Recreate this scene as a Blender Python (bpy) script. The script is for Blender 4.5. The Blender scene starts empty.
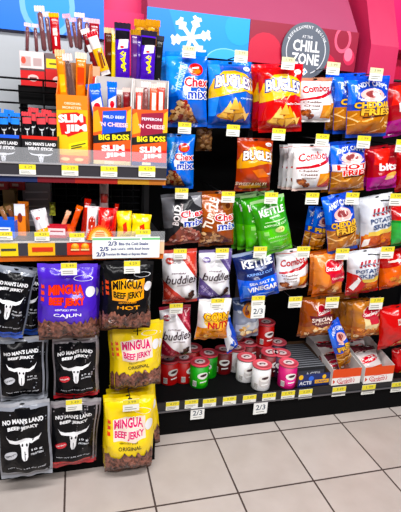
import bpy, bmesh, math, random
from mathutils import Vector, Matrix, noise
from mathutils.geometry import tessellate_polygon

SC = bpy.context.scene
COL = SC.collection
random.seed(7)

# ------------------------------------------------------------------ camera
CAM = Vector((-0.24812915, -1.5785307, 1.27623256))
FW = Vector((0.26014078, 0.92664216, -0.27140576))
RT = Vector((0.96541349, -0.25468407, 0.05579255))
UP = Vector((0.017423, 0.2765327, 0.96084656))
FPX = 458.018
TILE = 0.3048
cd = bpy.data.cameras.new('camera')
cd.sensor_fit = 'VERTICAL'; cd.sensor_height = 36.0; cd.lens = 36.0 * FPX / 512.0
cd.clip_start = 0.02
co = bpy.data.objects.new('camera', cd); COL.objects.link(co)
co.matrix_world = Matrix(((RT.x, UP.x, -FW.x, CAM.x), (RT.y, UP.y, -FW.y, CAM.y), (RT.z, UP.z, -FW.z, CAM.z), (0, 0, 0, 1)))
SC.camera = co


def ray(x, y): return FW + RT * ((x - 200.5) / FPX) - UP * ((y - 256.0) / FPX)
def unY(x, y, Y):
    d = ray(x, y); return CAM + d * ((Y - CAM.y) / d.y)
def unZ(x, y, Z):
    d = ray(x, y); return CAM + d * ((Z - CAM.z) / d.z)
def wid(cx, cy, wpx, Y): return (unY(cx + wpx / 2, cy, Y) - unY(cx - wpx / 2, cy, Y)).length


# ------------------------------------------------------------------ materials
def lin(h):
    h = h.lstrip('#')
    v = [int(h[i:i + 2], 16) / 255 for i in (0, 2, 4)]
    return tuple((c / 12.92 if c <= .04045 else ((c + .055) / 1.055) ** 2.4) for c in v) + (1.0,)


MATS = {}
def mat(hexc, kind='film'):
    k = (hexc, kind)
    if k in MATS: return MATS[k]
    m = bpy.data.materials.new(kind + '_' + hexc.strip('#')); m.use_nodes = True
    nt = m.node_tree; b = nt.nodes['Principled BSDF']
    lc = lin(hexc)
    if kind in ('film', 'card', 'paint'):
        g = lc[0] * .3 + lc[1] * .59 + lc[2] * .11; lc = tuple(max(0, min(1, g + (v - g) * 1.16)) for v in lc[:3]) + (1,)
    b.inputs['Base Color'].default_value = lc
    if kind in ('film', 'jerky', 'foil'):
        b.inputs['Roughness'].default_value = {'film': .18, 'jerky': .3, 'foil': .28}[kind]
        b.inputs['Specular IOR Level'].default_value = .65 if sum(lin(hexc)[:3]) > .09 else .16
        if kind == 'foil': b.inputs['Metallic'].default_value = .45
        tc = nt.nodes.new('ShaderNodeTexCoord')
        n = nt.nodes.new('ShaderNodeTexNoise'); n.inputs['Scale'].default_value = 38 if kind != 'jerky' else 55
        n.inputs['Detail'].default_value = 2.5; n.inputs['Distortion'].default_value = .9
        if kind != 'jerky': n.noise_type = 'RIDGED_MULTIFRACTAL'; n.inputs['Scale'].default_value = 20
        bp = nt.nodes.new('ShaderNodeBump'); bp.inputs['Strength'].default_value = .6; bp.inputs['Distance'].default_value = .006
        nt.links.new(tc.outputs['Object'], n.inputs['Vector'])
        nt.links.new(n.outputs['Fac'], bp.inputs['Height']); nt.links.new(bp.outputs['Normal'], b.inputs['Normal'])
        if kind == 'jerky':
            r = nt.nodes.new('ShaderNodeValToRGB'); c = lin(hexc)
            r.color_ramp.elements[0].position = .32; r.color_ramp.elements[0].color = (c[0] * .18, c[1] * .15, c[2] * .15, 1)
            r.color_ramp.elements[1].position = .7; r.color_ramp.elements[1].color = (min(1, c[0] * 2.2), c[1] * 2.1, c[2] * 2.2, 1)
            nt.links.new(n.outputs['Fac'], r.inputs['Fac']); nt.links.new(r.outputs['Color'], b.inputs['Base Color'])
            bp.inputs['Strength'].default_value = 1.0; b.inputs['Specular IOR Level'].default_value = .8; b.inputs['Roughness'].default_value = .22
    elif kind == 'card':
        b.inputs['Roughness'].default_value = .45
        n = nt.nodes.new('ShaderNodeTexNoise'); n.inputs['Scale'].default_value = 60
        bp = nt.nodes.new('ShaderNodeBump'); bp.inputs['Strength'].default_value = .05; bp.inputs['Distance'].default_value = .002
        nt.links.new(n.outputs['Fac'], bp.inputs['Height']); nt.links.new(bp.outputs['Normal'], b.inputs['Normal'])
    elif kind == 'paint':
        b.inputs['Roughness'].default_value = .4
        n = nt.nodes.new('ShaderNodeTexNoise'); n.inputs['Scale'].default_value = 6
        r = nt.nodes.new('ShaderNodeMapRange'); r.inputs['To Min'].default_value = .34; r.inputs['To Max'].default_value = .5
        nt.links.new(n.outputs['Fac'], r.inputs['Value']); nt.links.new(r.outputs['Result'], b.inputs['Roughness'])
    elif kind == 'metal':
        b.inputs['Roughness'].default_value = .4; b.inputs['Metallic'].default_value = .6
    elif kind == 'matte':
        b.inputs['Roughness'].default_value = .75; b.inputs['Specular IOR Level'].default_value = .1
    elif kind in ('clear', 'thinfilm'):
        out = nt.nodes['Material Output']
        t = nt.nodes.new('ShaderNodeBsdfTransparent'); t.inputs['Color'].default_value = (.99, .99, 1, 1)
        mx = nt.nodes.new('ShaderNodeMixShader'); mx.inputs['Fac'].default_value = .15 if kind == 'clear' else .07
        b.inputs['Roughness'].default_value = .12
        nt.links.new(t.outputs[0], mx.inputs[1]); nt.links.new(b.outputs[0], mx.inputs[2]); nt.links.new(mx.outputs[0], out.inputs['Surface'])
    MATS[k] = m
    return m


# ------------------------------------------------------------------ objects
def tag(o, label, cat, group=None, kind=None):
    o['label'] = label; o['category'] = cat
    if group: o['group'] = group
    if kind: o['kind'] = kind
    return o
def empty(name, M=None):
    o = bpy.data.objects.new(name, None); o.empty_display_size = .02; COL.objects.link(o)
    if M is not None: o.matrix_world = M if isinstance(M, Matrix) else Matrix.Translation(M)
    return o
def link(name, me, parent=None, M=None):
    o = bpy.data.objects.new(name, me); COL.objects.link(o)
    if parent: o.parent = parent
    if M is not None:
        if parent: o.matrix_local = M
        else: o.matrix_world = M
    return o
def copy_tree(o, parent=None):
    c = o.copy(); COL.objects.link(c)
    if parent: c.parent = parent
    for ch in [x for x in o.children]: copy_tree(ch, c)
    return c


class MB:
    """collects faces with several materials into one mesh"""
    def __init__(s): s.v = []; s.f = []; s.m = []; s.sm = []; s.mats = []
    def mi(s, m):
        if m not in s.mats: s.mats.append(m)
        return s.mats.index(m)
    def add(s, vs, fs, m, smooth=False):
        o = len(s.v); s.v += [tuple(v) for v in vs]; i = s.mi(m)
        for f in fs: s.f.append([a + o for a in f]); s.m.append(i); s.sm.append(smooth)
        return s
    def box(s, c, d, m, M=None):
        x, y, z = d[0] / 2, d[1] / 2, d[2] / 2
        vs = [Vector((c[0] + a * x, c[1] + b * y, c[2] + e * z)) for e in (-1, 1) for b in (-1, 1) for a in (-1, 1)]
        if M is not None: vs = [M @ v for v in vs]
        return s.add(vs, [(0, 2, 3, 1), (4, 5, 7, 6), (0, 1, 5, 4), (2, 6, 7, 3), (0, 4, 6, 2), (1, 3, 7, 5)], m)
    def box2(s, a, b, m): return s.box([(p + q) / 2 for p, q in zip(a, b)], [abs(q - p) for p, q in zip(a, b)], m)
    def tube(s, pts, r, m, n=8, cap=True):
        pts = [Vector(p) for p in pts]; vs = []; fs = []
        for i, p in enumerate(pts):
            d = (pts[min(i + 1, len(pts) - 1)] - pts[max(i - 1, 0)]).normalized()
            a = d.orthogonal().normalized() if i == 0 else (a - d * a.dot(d)).normalized()
            b = d.cross(a); rr = r[i] if isinstance(r, (list, tuple)) else r
            vs += [p + (a * math.cos(t) + b * math.sin(t)) * rr for t in [2 * math.pi * k / n for k in range(n)]]
        for i in range(len(pts) - 1):
            for k in range(n): fs.append((i * n + k, i * n + (k + 1) % n, (i + 1) * n + (k + 1) % n, (i + 1) * n + k))
        if cap: fs += [tuple(range(n))[::-1], tuple(range((len(pts) - 1) * n, len(pts) * n))]
        return s.add(vs, fs, m, True)
    def mesh(s, name):
        me = bpy.data.meshes.new(name); me.from_pydata(s.v, [], s.f)
        for m in s.mats: me.materials.append(m)
        me.polygons.foreach_set('material_index', s.m); me.polygons.foreach_set('use_smooth', s.sm); me.update()
        return me
    def build(s, name, parent=None, M=None): return link(name, s.mesh(name), parent, M)


# ------------------------------------------------------------------ lettering and print
TXT = {}
def text_geo(s, off):
    k = (s, off)
    if k in TXT: return TXT[k]
    c = bpy.data.curves.new('t', 'FONT'); c.body = s; c.size = 1; c.offset = off; c.resolution_u = 2; c.align_x = 'CENTER'; c.fill_mode = 'FRONT'
    o = bpy.data.objects.new('t', c); COL.objects.link(o)
    dg = bpy.context.evaluated_depsgraph_get(); dg.update()
    me = bpy.data.meshes.new_from_object(o.evaluated_get(dg))
    vs = [(v.co.x, v.co.y) for v in me.vertices]; fs = [tuple(p.vertices) for p in me.polygons]
    bpy.data.objects.remove(o); bpy.data.meshes.remove(me); bpy.data.curves.remove(c)
    TXT[k] = (vs, fs); return TXT[k]


class Design:
    """flat print in panel coordinates: x -1..1 across, y 0..1 up; asp = half width / height"""
    def __init__(s, asp=.35): s.items = []; s.asp = asp; s.L = 0; s.rnd = random.Random(3)
    def raw(s, c, vs, fs, layer=None):
        if layer is None: s.L += 1; layer = s.L
        s.items.append((c, vs, fs, layer))
    def poly(s, c, pts):
        tri = tessellate_polygon([[Vector((x, y, 0)) for x, y in pts]])
        s.raw(c, list(pts), [tuple(t) for t in tri])
    def rect(s, c, x0, y0, x1, y1): s.raw(c, [(x0, y0), (x1, y0), (x1, y1), (x0, y1)], [(0, 1, 2, 3)])
    def ell(s, c, x, y, rx, ry, rot=0, n=18, layer=None):
        cr, sr = math.cos(math.radians(rot)), math.sin(math.radians(rot)); a = s.asp; p = []
        for k in range(n):
            t = 2 * math.pi * k / n; ex, ey = rx * a * math.cos(t), ry * math.sin(t)
            p.append((x + (ex * cr - ey * sr) / a, y + ex * sr + ey * cr))
        s.raw(c, p, [tuple(range(n))], layer)
    def ring(s, c, x, y, rx, ry, k=.82, n=24, a0=0, a1=360):
        p = []; f = []
        for i in range(n + 1):
            t = math.radians(a0 + (a1 - a0) * i / n)
            p += [(x + rx * math.cos(t), y + ry * math.sin(t)), (x + rx * k * math.cos(t), y + ry * k * math.sin(t))]
            if i: f.append((2 * i - 2, 2 * i, 2 * i + 1, 2 * i - 1))
        s.raw(c, p, f)
    def line(s, c, pts, w):
        a = s.asp; vs = []; fs = []
        for i in range(len(pts)):
            p = pts[max(0, i - 1)]; q = pts[min(len(pts) - 1, i + 1)]
            dx, dy = (q[0] - p[0]) * a, q[1] - p[1]; l = math.hypot(dx, dy) or 1; nx, ny = -dy / l * w / 2, dx / l * w / 2
            vs += [(pts[i][0] + nx / a, pts[i][1] + ny), (pts[i][0] - nx / a, pts[i][1] - ny)]
            if i: fs.append((2 * i - 2, 2 * i - 1, 2 * i + 1, 2 * i))
        s.raw(c, vs, fs)
    def text(s, c, t, x, y, tw, th, rot=0, shear=0, arch=0, out=None, ow=.05, off=.022):
        vs0, fs0 = text_geo(t, off)
        if not vs0: return
        xs = [v[0] for v in vs0]; ys = [v[1] for v in vs0]; x0, x1, y0, y1 = min(xs), max(xs), min(ys), max(ys)
        cr, sr = math.cos(math.radians(rot)), math.sin(math.radians(rot)); a = s.asp
        def tr(v):
            X = (v[0] - (x0 + x1) / 2) / (x1 - x0); Y = (v[1] - (y0 + y1) / 2) / (y1 - y0)
            ex = X * tw * 2 * a + Y * th * shear; ey = Y * th + arch * (1 - 4 * X * X)
            return (x + (ex * cr - ey * sr) / a, y + ex * sr + ey * cr)
        if out:
            vs, fs = text_geo(t, off + ow); s.raw(out, [tr(v) for v in vs], fs)
        s.raw(c, [tr(v) for v in vs0], fs0)
    def blobs(s, cols, region, n, size, seed=1, tri=False, base=None):
        r = random.Random(seed)
        if base: s.poly(base, region)
        xs = [p[0] for p in region]; ys = [p[1] for p in region]
        def inside(x, y):
            c = False
            for i in range(len(region)):
                (xa, ya), (xb, yb) = region[i], region[i - 1]
                if (ya > y) != (yb > y) and x < (xb - xa) * (y - ya) / (yb - ya) + xa: c = not c
            return c
        s.L += 1; k = 0; tries = 0
        while k < n and tries < n * 30:
            tries += 1
            x, y = r.uniform(min(xs), max(xs)), r.uniform(min(ys), max(ys))
            if not inside(x, y): continue
            z = size * r.uniform(.7, 1.3); col = r.choice(cols)
            m = 3 if tri else r.choice((5, 6, 7)); a0 = r.uniform(0, 6.28); p = []
            for i in range(m):
                t = a0 + 6.283 * i / m; q = z * r.uniform(.8, 1.2)
                p.append((x + q * math.cos(t) / s.asp, y + q * math.sin(t) * (1 if tri else .8)))
            s.raw(col, p, [tuple(range(m))], s.L + k * .12); k += 1
        s.L += int(k * .12) + 1
    def skull(s, c, x, y, w, h, eye='#101014'):
        P = lambda pts: [(x + a * w, y + b * h) for a, b in pts]
        s.poly(c, P([(-1, .95), (-.85, .72), (-.5, .55), (-.25, .58), (0, .62), (.25, .58), (.5, .55), (.85, .72), (1, .95), (.8, .45), (.45, .28), (.27, .28), (.2, -.1), (.17, -.75), (.08, -1), (-.08, -1), (-.17, -.75), (-.2, -.1), (-.27, .28), (-.45, .28), (-.8, .45)]))
        s.ell(eye, x - .13 * w, y + .1 * h, .06 * w, .12 * h, n=8); s.ell(eye, x + .13 * w, y + .1 * h, .06 * w, .12 * h, n=8)
        s.line(eye, P([(0, -.35), (0, -.95)]), .05 * h)


def emit(mb, d, mapf, us, vs, clip, off0=.0004, offL=.00012, kind='film', smooth=True):
    """cuts the print along the panel's own grid and lays it on the surface mapf(u, v, offset)"""
    bm = bmesh.new(); mats = []
    for c, pts, fs, L in d.items:
        if c not in mats: mats.append(c)
        vv = [bm.verts.new((p[0], p[1], L)) for p in pts]
        for f in fs:
            try: q = bm.faces.new([vv[i] for i in f]); q.material_index = mats.index(c)
            except ValueError: pass
    u0, u1, v0, v1 = clip
    for cc, nn in (((u0, 0, 0), (-1, 0, 0)), ((u1, 0, 0), (1, 0, 0)), ((0, v0, 0), (0, -1, 0)), ((0, v1, 0), (0, 1, 0))):
        bmesh.ops.bisect_plane(bm, geom=bm.verts[:] + bm.edges[:] + bm.faces[:], plane_co=cc, plane_no=nn, clear_outer=True, dist=1e-6)
    for axis, ls in ((0, us), (1, vs)):
        for l in ls:
            n = [0, 0, 0]; n[axis] = 1; c = [0, 0, 0]; c[axis] = l
            bmesh.ops.bisect_plane(bm, geom=bm.verts[:] + bm.edges[:] + bm.faces[:], plane_co=c, plane_no=n, dist=1e-6)
    bm.verts.index_update()
    o = len(mb.v); mb.v += [tuple(mapf(v.co.x, v.co.y, off0 + offL * v.co.z)) for v in bm.verts]
    idx = [mb.mi(mat(c, kind)) for c in mats]
    for f in bm.faces:
        ids = [v.index + o for v in f.verts]
        n = f.normal.z
        mb.f.append(ids if n >= 0 else ids[::-1]); mb.m.append(idx[f.material_index]); mb.sm.append(smooth)
    bm.free()


def panel(name, w, h, thk, base, design=None, kind='card', parent=None, M=None, front_shape=None, M2=None):
    """upright flat panel, front at y=0 facing -y, x -w/2..w/2, z 0..h; front_shape: outline in panel coordinates"""
    mb = MB(); m = mat(base, kind)
    pts = front_shape or [(-1, 0), (1, 0), (1, 1), (-1, 1)]
    P = [Vector((x * w / 2, 0, y * h)) for x, y in pts]; n = len(P)
    tri = tessellate_polygon([[Vector((x, y, 0)) for x, y in pts]])
    Q = [p + Vector((0, thk, 0)) for p in P]
    mb.add(P + Q, [tuple(t) for t in tri] + [tuple(a + n for a in t)[::-1] for t in tri] + [(i, i + n, (i + 1) % n + n, (i + 1) % n) for i in range(n)], m)
    if design:
        emit(mb, design, lambda u, v, o: Vector((u * w / 2, -o, v * h)), [], [], (-1, 1, 0, 1), .0003, .00005, kind, False)
    me = mb.mesh(name)
    if M2 is not None: me.transform(M2)
    return link(name, me, parent, M)


# ------------------------------------------------------------------ bags
def frame(top, bot, wpx, Y, lean=0.0, yaw=0.0):
    pt = unY(top[0], top[1], Y); pb = unY(bot[0], bot[1], Y + lean)
    z = pt - pb; h = z.length; z.normalize()
    x = Vector((math.cos(math.radians(yaw)), math.sin(math.radians(yaw)), 0)); x = (x - z * x.dot(z)).normalized(); y = z.cross(x)
    M = Matrix(((x.x, y.x, z.x, pb.x), (x.y, y.y, z.y, pb.y), (x.z, y.z, z.z, pb.z), (0, 0, 0, 1)))
    w = wid((top[0] + bot[0]) / 2, (top[1] + bot[1]) / 2, wpx, Y + lean / 2) / max(.5, math.cos(math.radians(yaw)))
    return M, w, h


def bag_mesh(w, h, depth, base, design, seed, s=.055, pinch=.05, nu=20, nv=26, crinkle=1.0, kind='film', flat=False):
    ph = random.Random(seed).uniform(0, 6)
    def S(u, v, side):
        vv = min(max((v - s) / (1 - 2 * s), 0), 1)
        vq = vv ** (.82 if not flat else .7)
        pr = max(math.sin(math.pi * vq), 0) ** .6
        cr = max(1 - abs(u) ** 3.4, 0) ** .8
        hw = w / 2 * (1 - pinch * math.sin(math.pi * vv)) * (1 + .02 * math.sin(9 * v + ph))
        a = math.exp(-(1 - v) / .13); b = math.exp(-v / .12)
        wr = crinkle * (.0022 * math.sin(u * 13 + ph + 2 * v) * a + .0022 * math.sin(u * 11 + ph * 2) * b)
        wr += crinkle * .009 * noise.noise(Vector((u * 2.1 + seed, v * 4.2, seed * 1.7))) * (.4 + cr)
        wr -= crinkle * .014 * max(0, .32 - abs(noise.noise(Vector((u * 1.6 + v * 1.1 + seed * 2, v * 3.1 - u * .6, seed))))) * (.5 + .5 * cr)
        wr += crinkle * .002 * noise.noise(Vector((u * 6 + seed * 3, v * 9, 2.2)))
        y = side * (-(depth * (.95 if side > 0 else .4)) * pr * cr) + (wr if side > 0 else wr * .6)
        bend = .006 * math.sin(ph + v * 3)
        return Vector((u * hw, y + bend, v * h))
    mb = MB(); m = mat(base, kind)
    us = [-1 + 2 * i / nu for i in range(nu + 1)]; vs = [s + (1 - 2 * s) * j / nv for j in range(nv + 1)]
    G = {}
    for side in (1, -1):
        g = [[S(u, v, side) for u in us] for v in vs]; G[side] = g
        pts = [p for r in g for p in r]; N = nu + 1
        fs = []
        for j in range(nv):
            for i in range(nu):
                q = (j * N + i, j * N + i + 1, (j + 1) * N + i + 1, (j + 1) * N + i); fs.append(q if side > 0 else q[::-1])
        mb.add(pts, fs, m, True)
    if design:
        g = G[1]
        def mp(u, v, o):
            fu = min(max((u + 1) / 2 * nu, 0), nu - 1e-6); fv = min(max((v - s) / (1 - 2 * s) * nv, 0), nv - 1e-6)
            i, j = int(fu), int(fv); a, b = fu - i, fv - j
            p = g[j][i] * (1 - a) * (1 - b) + g[j][i + 1] * a * (1 - b) + g[j + 1][i] * (1 - a) * b + g[j + 1][i + 1] * a * b
            e1 = g[j][i + 1] - g[j][i]; e2 = g[j + 1][i] - g[j][i]; n = e1.cross(e2)
            if n.length > 1e-12: n.normalize()
            return p + n * o
        emit(mb, design, mp, us[1:-1], vs[1:-1], (-.985, .985, s + .004, 1 - s - .004), kind=kind)
    body = mb.mesh('film_body')
    def seal(v0, v1, colr, hole):
        q = MB(); n = 16; rows = 3; mm = mat(colr, kind); t = .0006
        for side in (1, -1):
            pts = []
            for j in range(rows + 1):
                v = v0 + (v1 - v0) * j / rows
                for i in range(n + 1):
                    u = -1 + 2 * i / n; p = S(u, v, side)
                    pts.append(p + Vector((0, -side * t - .0009 * math.sin(j * 3.1), 0)))
            fs = []
            for j in range(rows):
                for i in range(n):
                    k = (j * (n + 1) + i, j * (n + 1) + i + 1, (j + 1) * (n + 1) + i + 1, (j + 1) * (n + 1) + i); fs.append(k if side > 0 else k[::-1])
            q.add(pts, fs, mm, True)
        return q
    return body, lambda c: seal(1 - s, 1, c, True).mesh('top_seal'), lambda c: seal(0, s, c, False).mesh('bottom_seal'), S


def hang_hole(S, seal, s=.055):
    c = S(0, 1 - s / 2, 1); q = MB()
    q.add([c + Vector((.009 * math.cos(a), -.0032, .003 * math.sin(a))) for a in [k * .628 for k in range(10)]], [tuple(range(10))], mat('#0b0b0d', 'matte'))
    o = q.build('hang_hole', seal); o['label'] = 'dark euro hole'; return o
ORD = ['first', 'second', 'third', 'fourth', 'fifth']
BAGN = [0]
def bag(style, label, top, bot, wpx, Y, depth=.05, yaw=0, lean=0.0, behind=(), name='snack_bag', cat='snack bag', group=None, short=None, crinkle=1.0):
    BAGN[0] += 1; seed = BAGN[0] * 1.37
    wpx *= .96
    M, w, h = frame(top, bot, wpx, Y, lean, yaw)
    d = Design(w / 2 / h); d.rnd = random.Random(BAGN[0])
    base, ts, bs = style(d)
    pouch = name == 'jerky_pouch'
    body, tsm, bsm, S = bag_mesh(w, h, depth, base, d, seed, s=.055 if not pouch else .05, pinch=.05 if not pouch else .01, crinkle=crinkle, flat=pouch)
    root = empty(name, M)
    link('film_body', body, root); tso = link('top_seal', tsm(ts), root); link('bottom_seal', bsm(bs), root); hang_hole(S, tso)
    if getattr(d, 'jerky', None):
        jc, jh, ptop = d.jerky
        mb = MB(); nu, nv = 26, 8; r = random.Random(BAGN[0]); pts = []
        jag = [jh * (1 + r.uniform(-.16, .14)) for _ in range(nu + 1)]
        for j in range(nv + 1):
            for i in range(nu + 1):
                u = -1 + 2 * i / nu; v = .035 + (jag[i] - .035) * j / nv
                p = S(u * .99, v, 1); k = noise.noise(Vector((u * 6 + seed, v * 26, seed)))
                pts.append(p + Vector((0, -.003 - .016 * (.45 + k) * math.sin(math.pi * min(1, j / nv + .08)), 0)))
        fs = [(j * (nu + 1) + i, j * (nu + 1) + i + 1, (j + 1) * (nu + 1) + i + 1, (j + 1) * (nu + 1) + i) for j in range(nv) for i in range(nu)]
        mb.add(pts, fs, mat(jc, 'jerky'), True)
        o = mb.build('jerky_window', root); o['label'] = 'clear lower window showing dark brown jerky pieces'
    grp = group or (('bags of ' + short) if (behind and short) else None)
    tag(root, label, cat, grp)
    for k, b in enumerate(behind):
        c = copy_tree(root)
        Mb, _, _ = frame((top[0] + b[0], top[1] + b[1]), (bot[0] + b[2], bot[1] + b[3]), wpx, Y + b[4], lean, yaw + (b[5] if len(b) > 5 else 0))
        c.matrix_world = Mb
        if len(behind) == 1: lb = '%s behind the front one on its peg' % short
        else: lb = '%s, %s behind the front one on its peg' % (short, ORD[k])
        tag(c, lb[0].lower() + lb[1:], cat, grp)
    return root


# ------------------------------------------------------------------ printed fronts
CHIP = ['#e8a050', '#d98a38', '#f0b66a', '#c9772c']
BROWN = ['#8a5530', '#6b3a1e', '#b57a48', '#e3bd90', '#c9986a', '#d8a878']
def chex(d, x, y, tw, th, red='#d4203f', blue='#1c3fb4'):
    d.text(red, 'Chex', x, y + th * .62, tw, th, out='#ffffff', ow=.055, off=.03)
    d.text(blue, 'mix', x + .05, y - th * .62, tw * .86, th, out='#ffffff', ow=.055, off=.03)
def s_chexblue(d):
    d.poly('#3c95ee', [(-1, .97), (-.2, .97), (-.42, .5), (-.8, .45), (-1, .6)])
    d.poly('#0d4fb0', [(-1, .4), (-.55, .42), (-.35, .2), (-.9, .03), (-1, .1)])
    d.text('#b5dcff', 'Traditional', -.42, .66, .62, .12, rot=70)
    d.line('#cfe8ff', [(-.62, .48), (-.3, .86), (-.18, .84)], .01)
    d.poly('#ffffff', [(-.28, .52), (-.02, .66), (.16, .6), (.06, .44), (-.2, .42)])
    d.ell('#d7232c', .36, .76, .36, .082); d.ell('#f07a3a', .36, .735, .24, .035); d.line('#ffffff', [(.2, .775), (.52, .785)], .02)
    chex(d, .38, .52, .58, .125)
    d.blobs(BROWN + ['#e0b98a', '#8d2a20'], [(-.9, .07), (-.86, .16), (-.42, .38), (-.1, .33), (.55, .06)], 46, .036, 3, base='#5a2e18')
    return '#1767d4', '#2b80e6', '#124fae'
def s_chexfull(d):
    s_chexblue(d); return '#1a6edb', '#2b80e6', '#124fae'
def s_chexblack(d):
    d.poly('#6d6d72', [(-1, .97), (-.35, .97), (-.6, .4), (-1, .35)])
    d.poly('#8f8f95', [(.4, .97), (.95, .97), (.95, .7), (.6, .8)])
    d.text('#f1e9ea', 'BOLD', -.35, .62, .46, .13, rot=76, off=.03)
    d.text('#d8c9cc', 'party blend', -.12, .66, .4, .06, rot=76)
    d.poly('#e9dfe2', [(-.2, .5), (.0, .68), (.2, .62), (.1, .42)])
    chex(d, .45, .55, .62, .13)
    d.blobs(['#e0988a', '#c06a5c', '#f4cdbc', '#8c4034', '#e0a080'], [(-.8, .06), (-.7, .2), (-.2, .4), (.3, .38), (.85, .2), (.8, .06)], 44, .038, 4, base='#8c4436')
    return '#29292d', '#56565b', '#8a4a40'
def s_turtle(d):
    d.poly('#a35524', [(-1, .97), (.0, .97), (-.4, .5), (-1, .6)])
    d.text('#fff3e2', 'TURTLE', -.42, .62, .8, .15, rot=72, off=.035)
    d.ell('#b8743f', .45, .76, .32, .09); d.ell('#6b3417', .52, .75, .16, .05)
    d.poly('#ffffff', [(-.05, .5), (.12, .62), (.3, .58), (.2, .42)])
    chex(d, .42, .48, .72, .13)
    d.blobs(BROWN, [(-.9, .06), (-.85, .3), (-.3, .3), (.2, .22), (.8, .1), (.8, .06)], 40, .035, 5, base='#5b2c14')
    return '#8f4519', '#6e3515', '#5b2c14'
def cones(d, y0, y1, seed=2):
    r = random.Random(seed); k = 0
    d.ell('#b9772e', 0, y0 + .05, .72, .06)
    for x, y, z, a in ((-.45, .02, .1, 80), (.45, .03, .11, 100), (-.1, 0.0, .1, 60), (.2, 0.0, .11, 130), (-.25, .1, .12, 85), (.22, .1, .12, 95), (0, .15, .12, 88), (.6, .0, .08, 40)):
        c = ['#efbd62', '#f7cf80', '#e2a748'][k % 3]; k += 1
        a = math.radians(a); p = []
        for t, q in ((0, 1), (2.15, .85), (4.1, .85)): p.append((x + z * q * math.cos(a + t) / d.asp, y0 + y + z * q * math.sin(a + t) + .05))
        d.poly(c, p); d.line('#b87a2c', [p[1], p[2]], .008)
def bugle(d, base, lo, arch='#f4c22e', out='#173a92'):
    d.rect(lo, -1, 0, 1, .18)
    d.poly(arch, [(-1, .56), (-.85, .72), (-.4, .84), (.1, .85), (.6, .8), (1, .7), (1, .5), (.5, .55), (0, .52), (-.6, .47), (-1, .44)])
    d.text('#ffffff', 'BUGLES', .02, .66, .8, .17, rot=-4, out=out, ow=.07, off=.03, arch=.035)
    d.ell('#ffffff', .7, .88, .17, .035); d.text('#c9202c', 'G', .7, .88, .08, .03)
def s_buglesblue(d):
    bugle(d, 0, '#0f459c'); d.poly('#3f8fe8', [(-1, .95), (-.5, .95), (-.75, .2), (-1, .1)]); bugle(d, 0, '#0f459c')
    d.text('#dfeeff', 'Original', .55, .44, .3, .03); cones(d, .14, .4); return '#1561c6', '#2a7fe0', '#0f459c'
def s_buglesred(d):
    bugle(d, 0, '#a81620'); d.line('#ffe9a0', [(-.2, .48), (0, .54)], .012); d.line('#ffe9a0', [(.1, .48), (.25, .56)], .012)
    d.text('#ffffff', 'Nacho Cheese', .45, .42, .45, .035); cones(d, .12, .4); return '#cf1f2a', '#d8323a', '#a81620'
def s_buglesbbq(d):
    bugle(d, 0, '#7d2a10', arch='#e9a43c', out='#5a1a10'); d.text('#ffffff', 'Caramel', .35, .36, .4, .05)
    d.ell('#e79b3d', -.25, .1, .6, .05); d.text('#fbe5cc', 'SWEET & SALTY', -.2, .16, .8, .06); d.poly('#d8732a', [(-.4, .42), (.2, .46), (.7, .3), (0, .28)])
    return '#b0421b', '#8e2f16', '#7d2a10'
def s_combos(d):
    d.rect('#f7f7fa', -1, 0, 1, 1); d.rect('#c94a2a', -1, .93, 1, 1)
    d.poly('#c11f33', [(-.9, .52), (.2, .6), (.95, .74), (.9, .64), (.2, .53), (-.9, .48)])
    d.text('#c3182e', 'Combos', -.02, .74, .8, .17, rot=5, shear=.15, off=.03, arch=.02)
    d.text('#7a4a3a', 'Cheddar', -.3, .45, .5, .05); d.text('#7a4a3a', 'Cheese', -.3, .37, .42, .05); d.text('#8a6a5a', 'pretzel', -.3, .29, .36, .035)
    d.poly('#e59436', [(.25, .1), (.95, .08), (.95, .4), (.25, .38)]); d.poly('#f3b55c', [(.35, .15), (.6, .36), (.9, .32), (.7, .12)])
    d.blobs(['#8e4a28', '#b3683a', '#6f351b'], [(-.85, .1), (-.8, .24), (-.15, .24), (-.1, .1)], 10, .055, 3)
    return '#f1f1f4', '#e0a080', '#e9e4e2'
def s_combosred(d):
    s_combos(d); d.poly('#c4553a', [(.3, .08), (.95, .08), (.95, .35)]); return '#f1eeee', '#f4f4f6', '#d8c0b8'
def fries(d, y1, seed=3):
    d.rect('#b87434', -1, 0, 1, y1 - .05)
    r = random.Random(seed); d.L += 1
    for k in range(26):
        x, y = r.uniform(-.9, .9), r.uniform(.05, y1 - .04); a = r.uniform(-.6, .9); l = r.uniform(.1, .17); w = .02
        dx, dy = l * math.cos(a), l * math.sin(a); nx, ny = -math.sin(a) * w, math.cos(a) * w; s = d.asp
        d.raw(r.choice(['#f2bd78', '#d99a50', '#fbd79c', '#b06a2c', '#eeb468']), [(x - (dx - nx) / s / 2, y - (dy - ny) / 2), (x - (dx + nx) / s / 2, y - (dy + ny) / 2), (x + (dx - nx) / s / 2, y + (dy - ny) / 2), (x + (dx + nx) / s / 2, y + (dy + ny) / 2)], [(0, 1, 2, 3)], d.L + k * .1)
    d.L += 4
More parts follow.
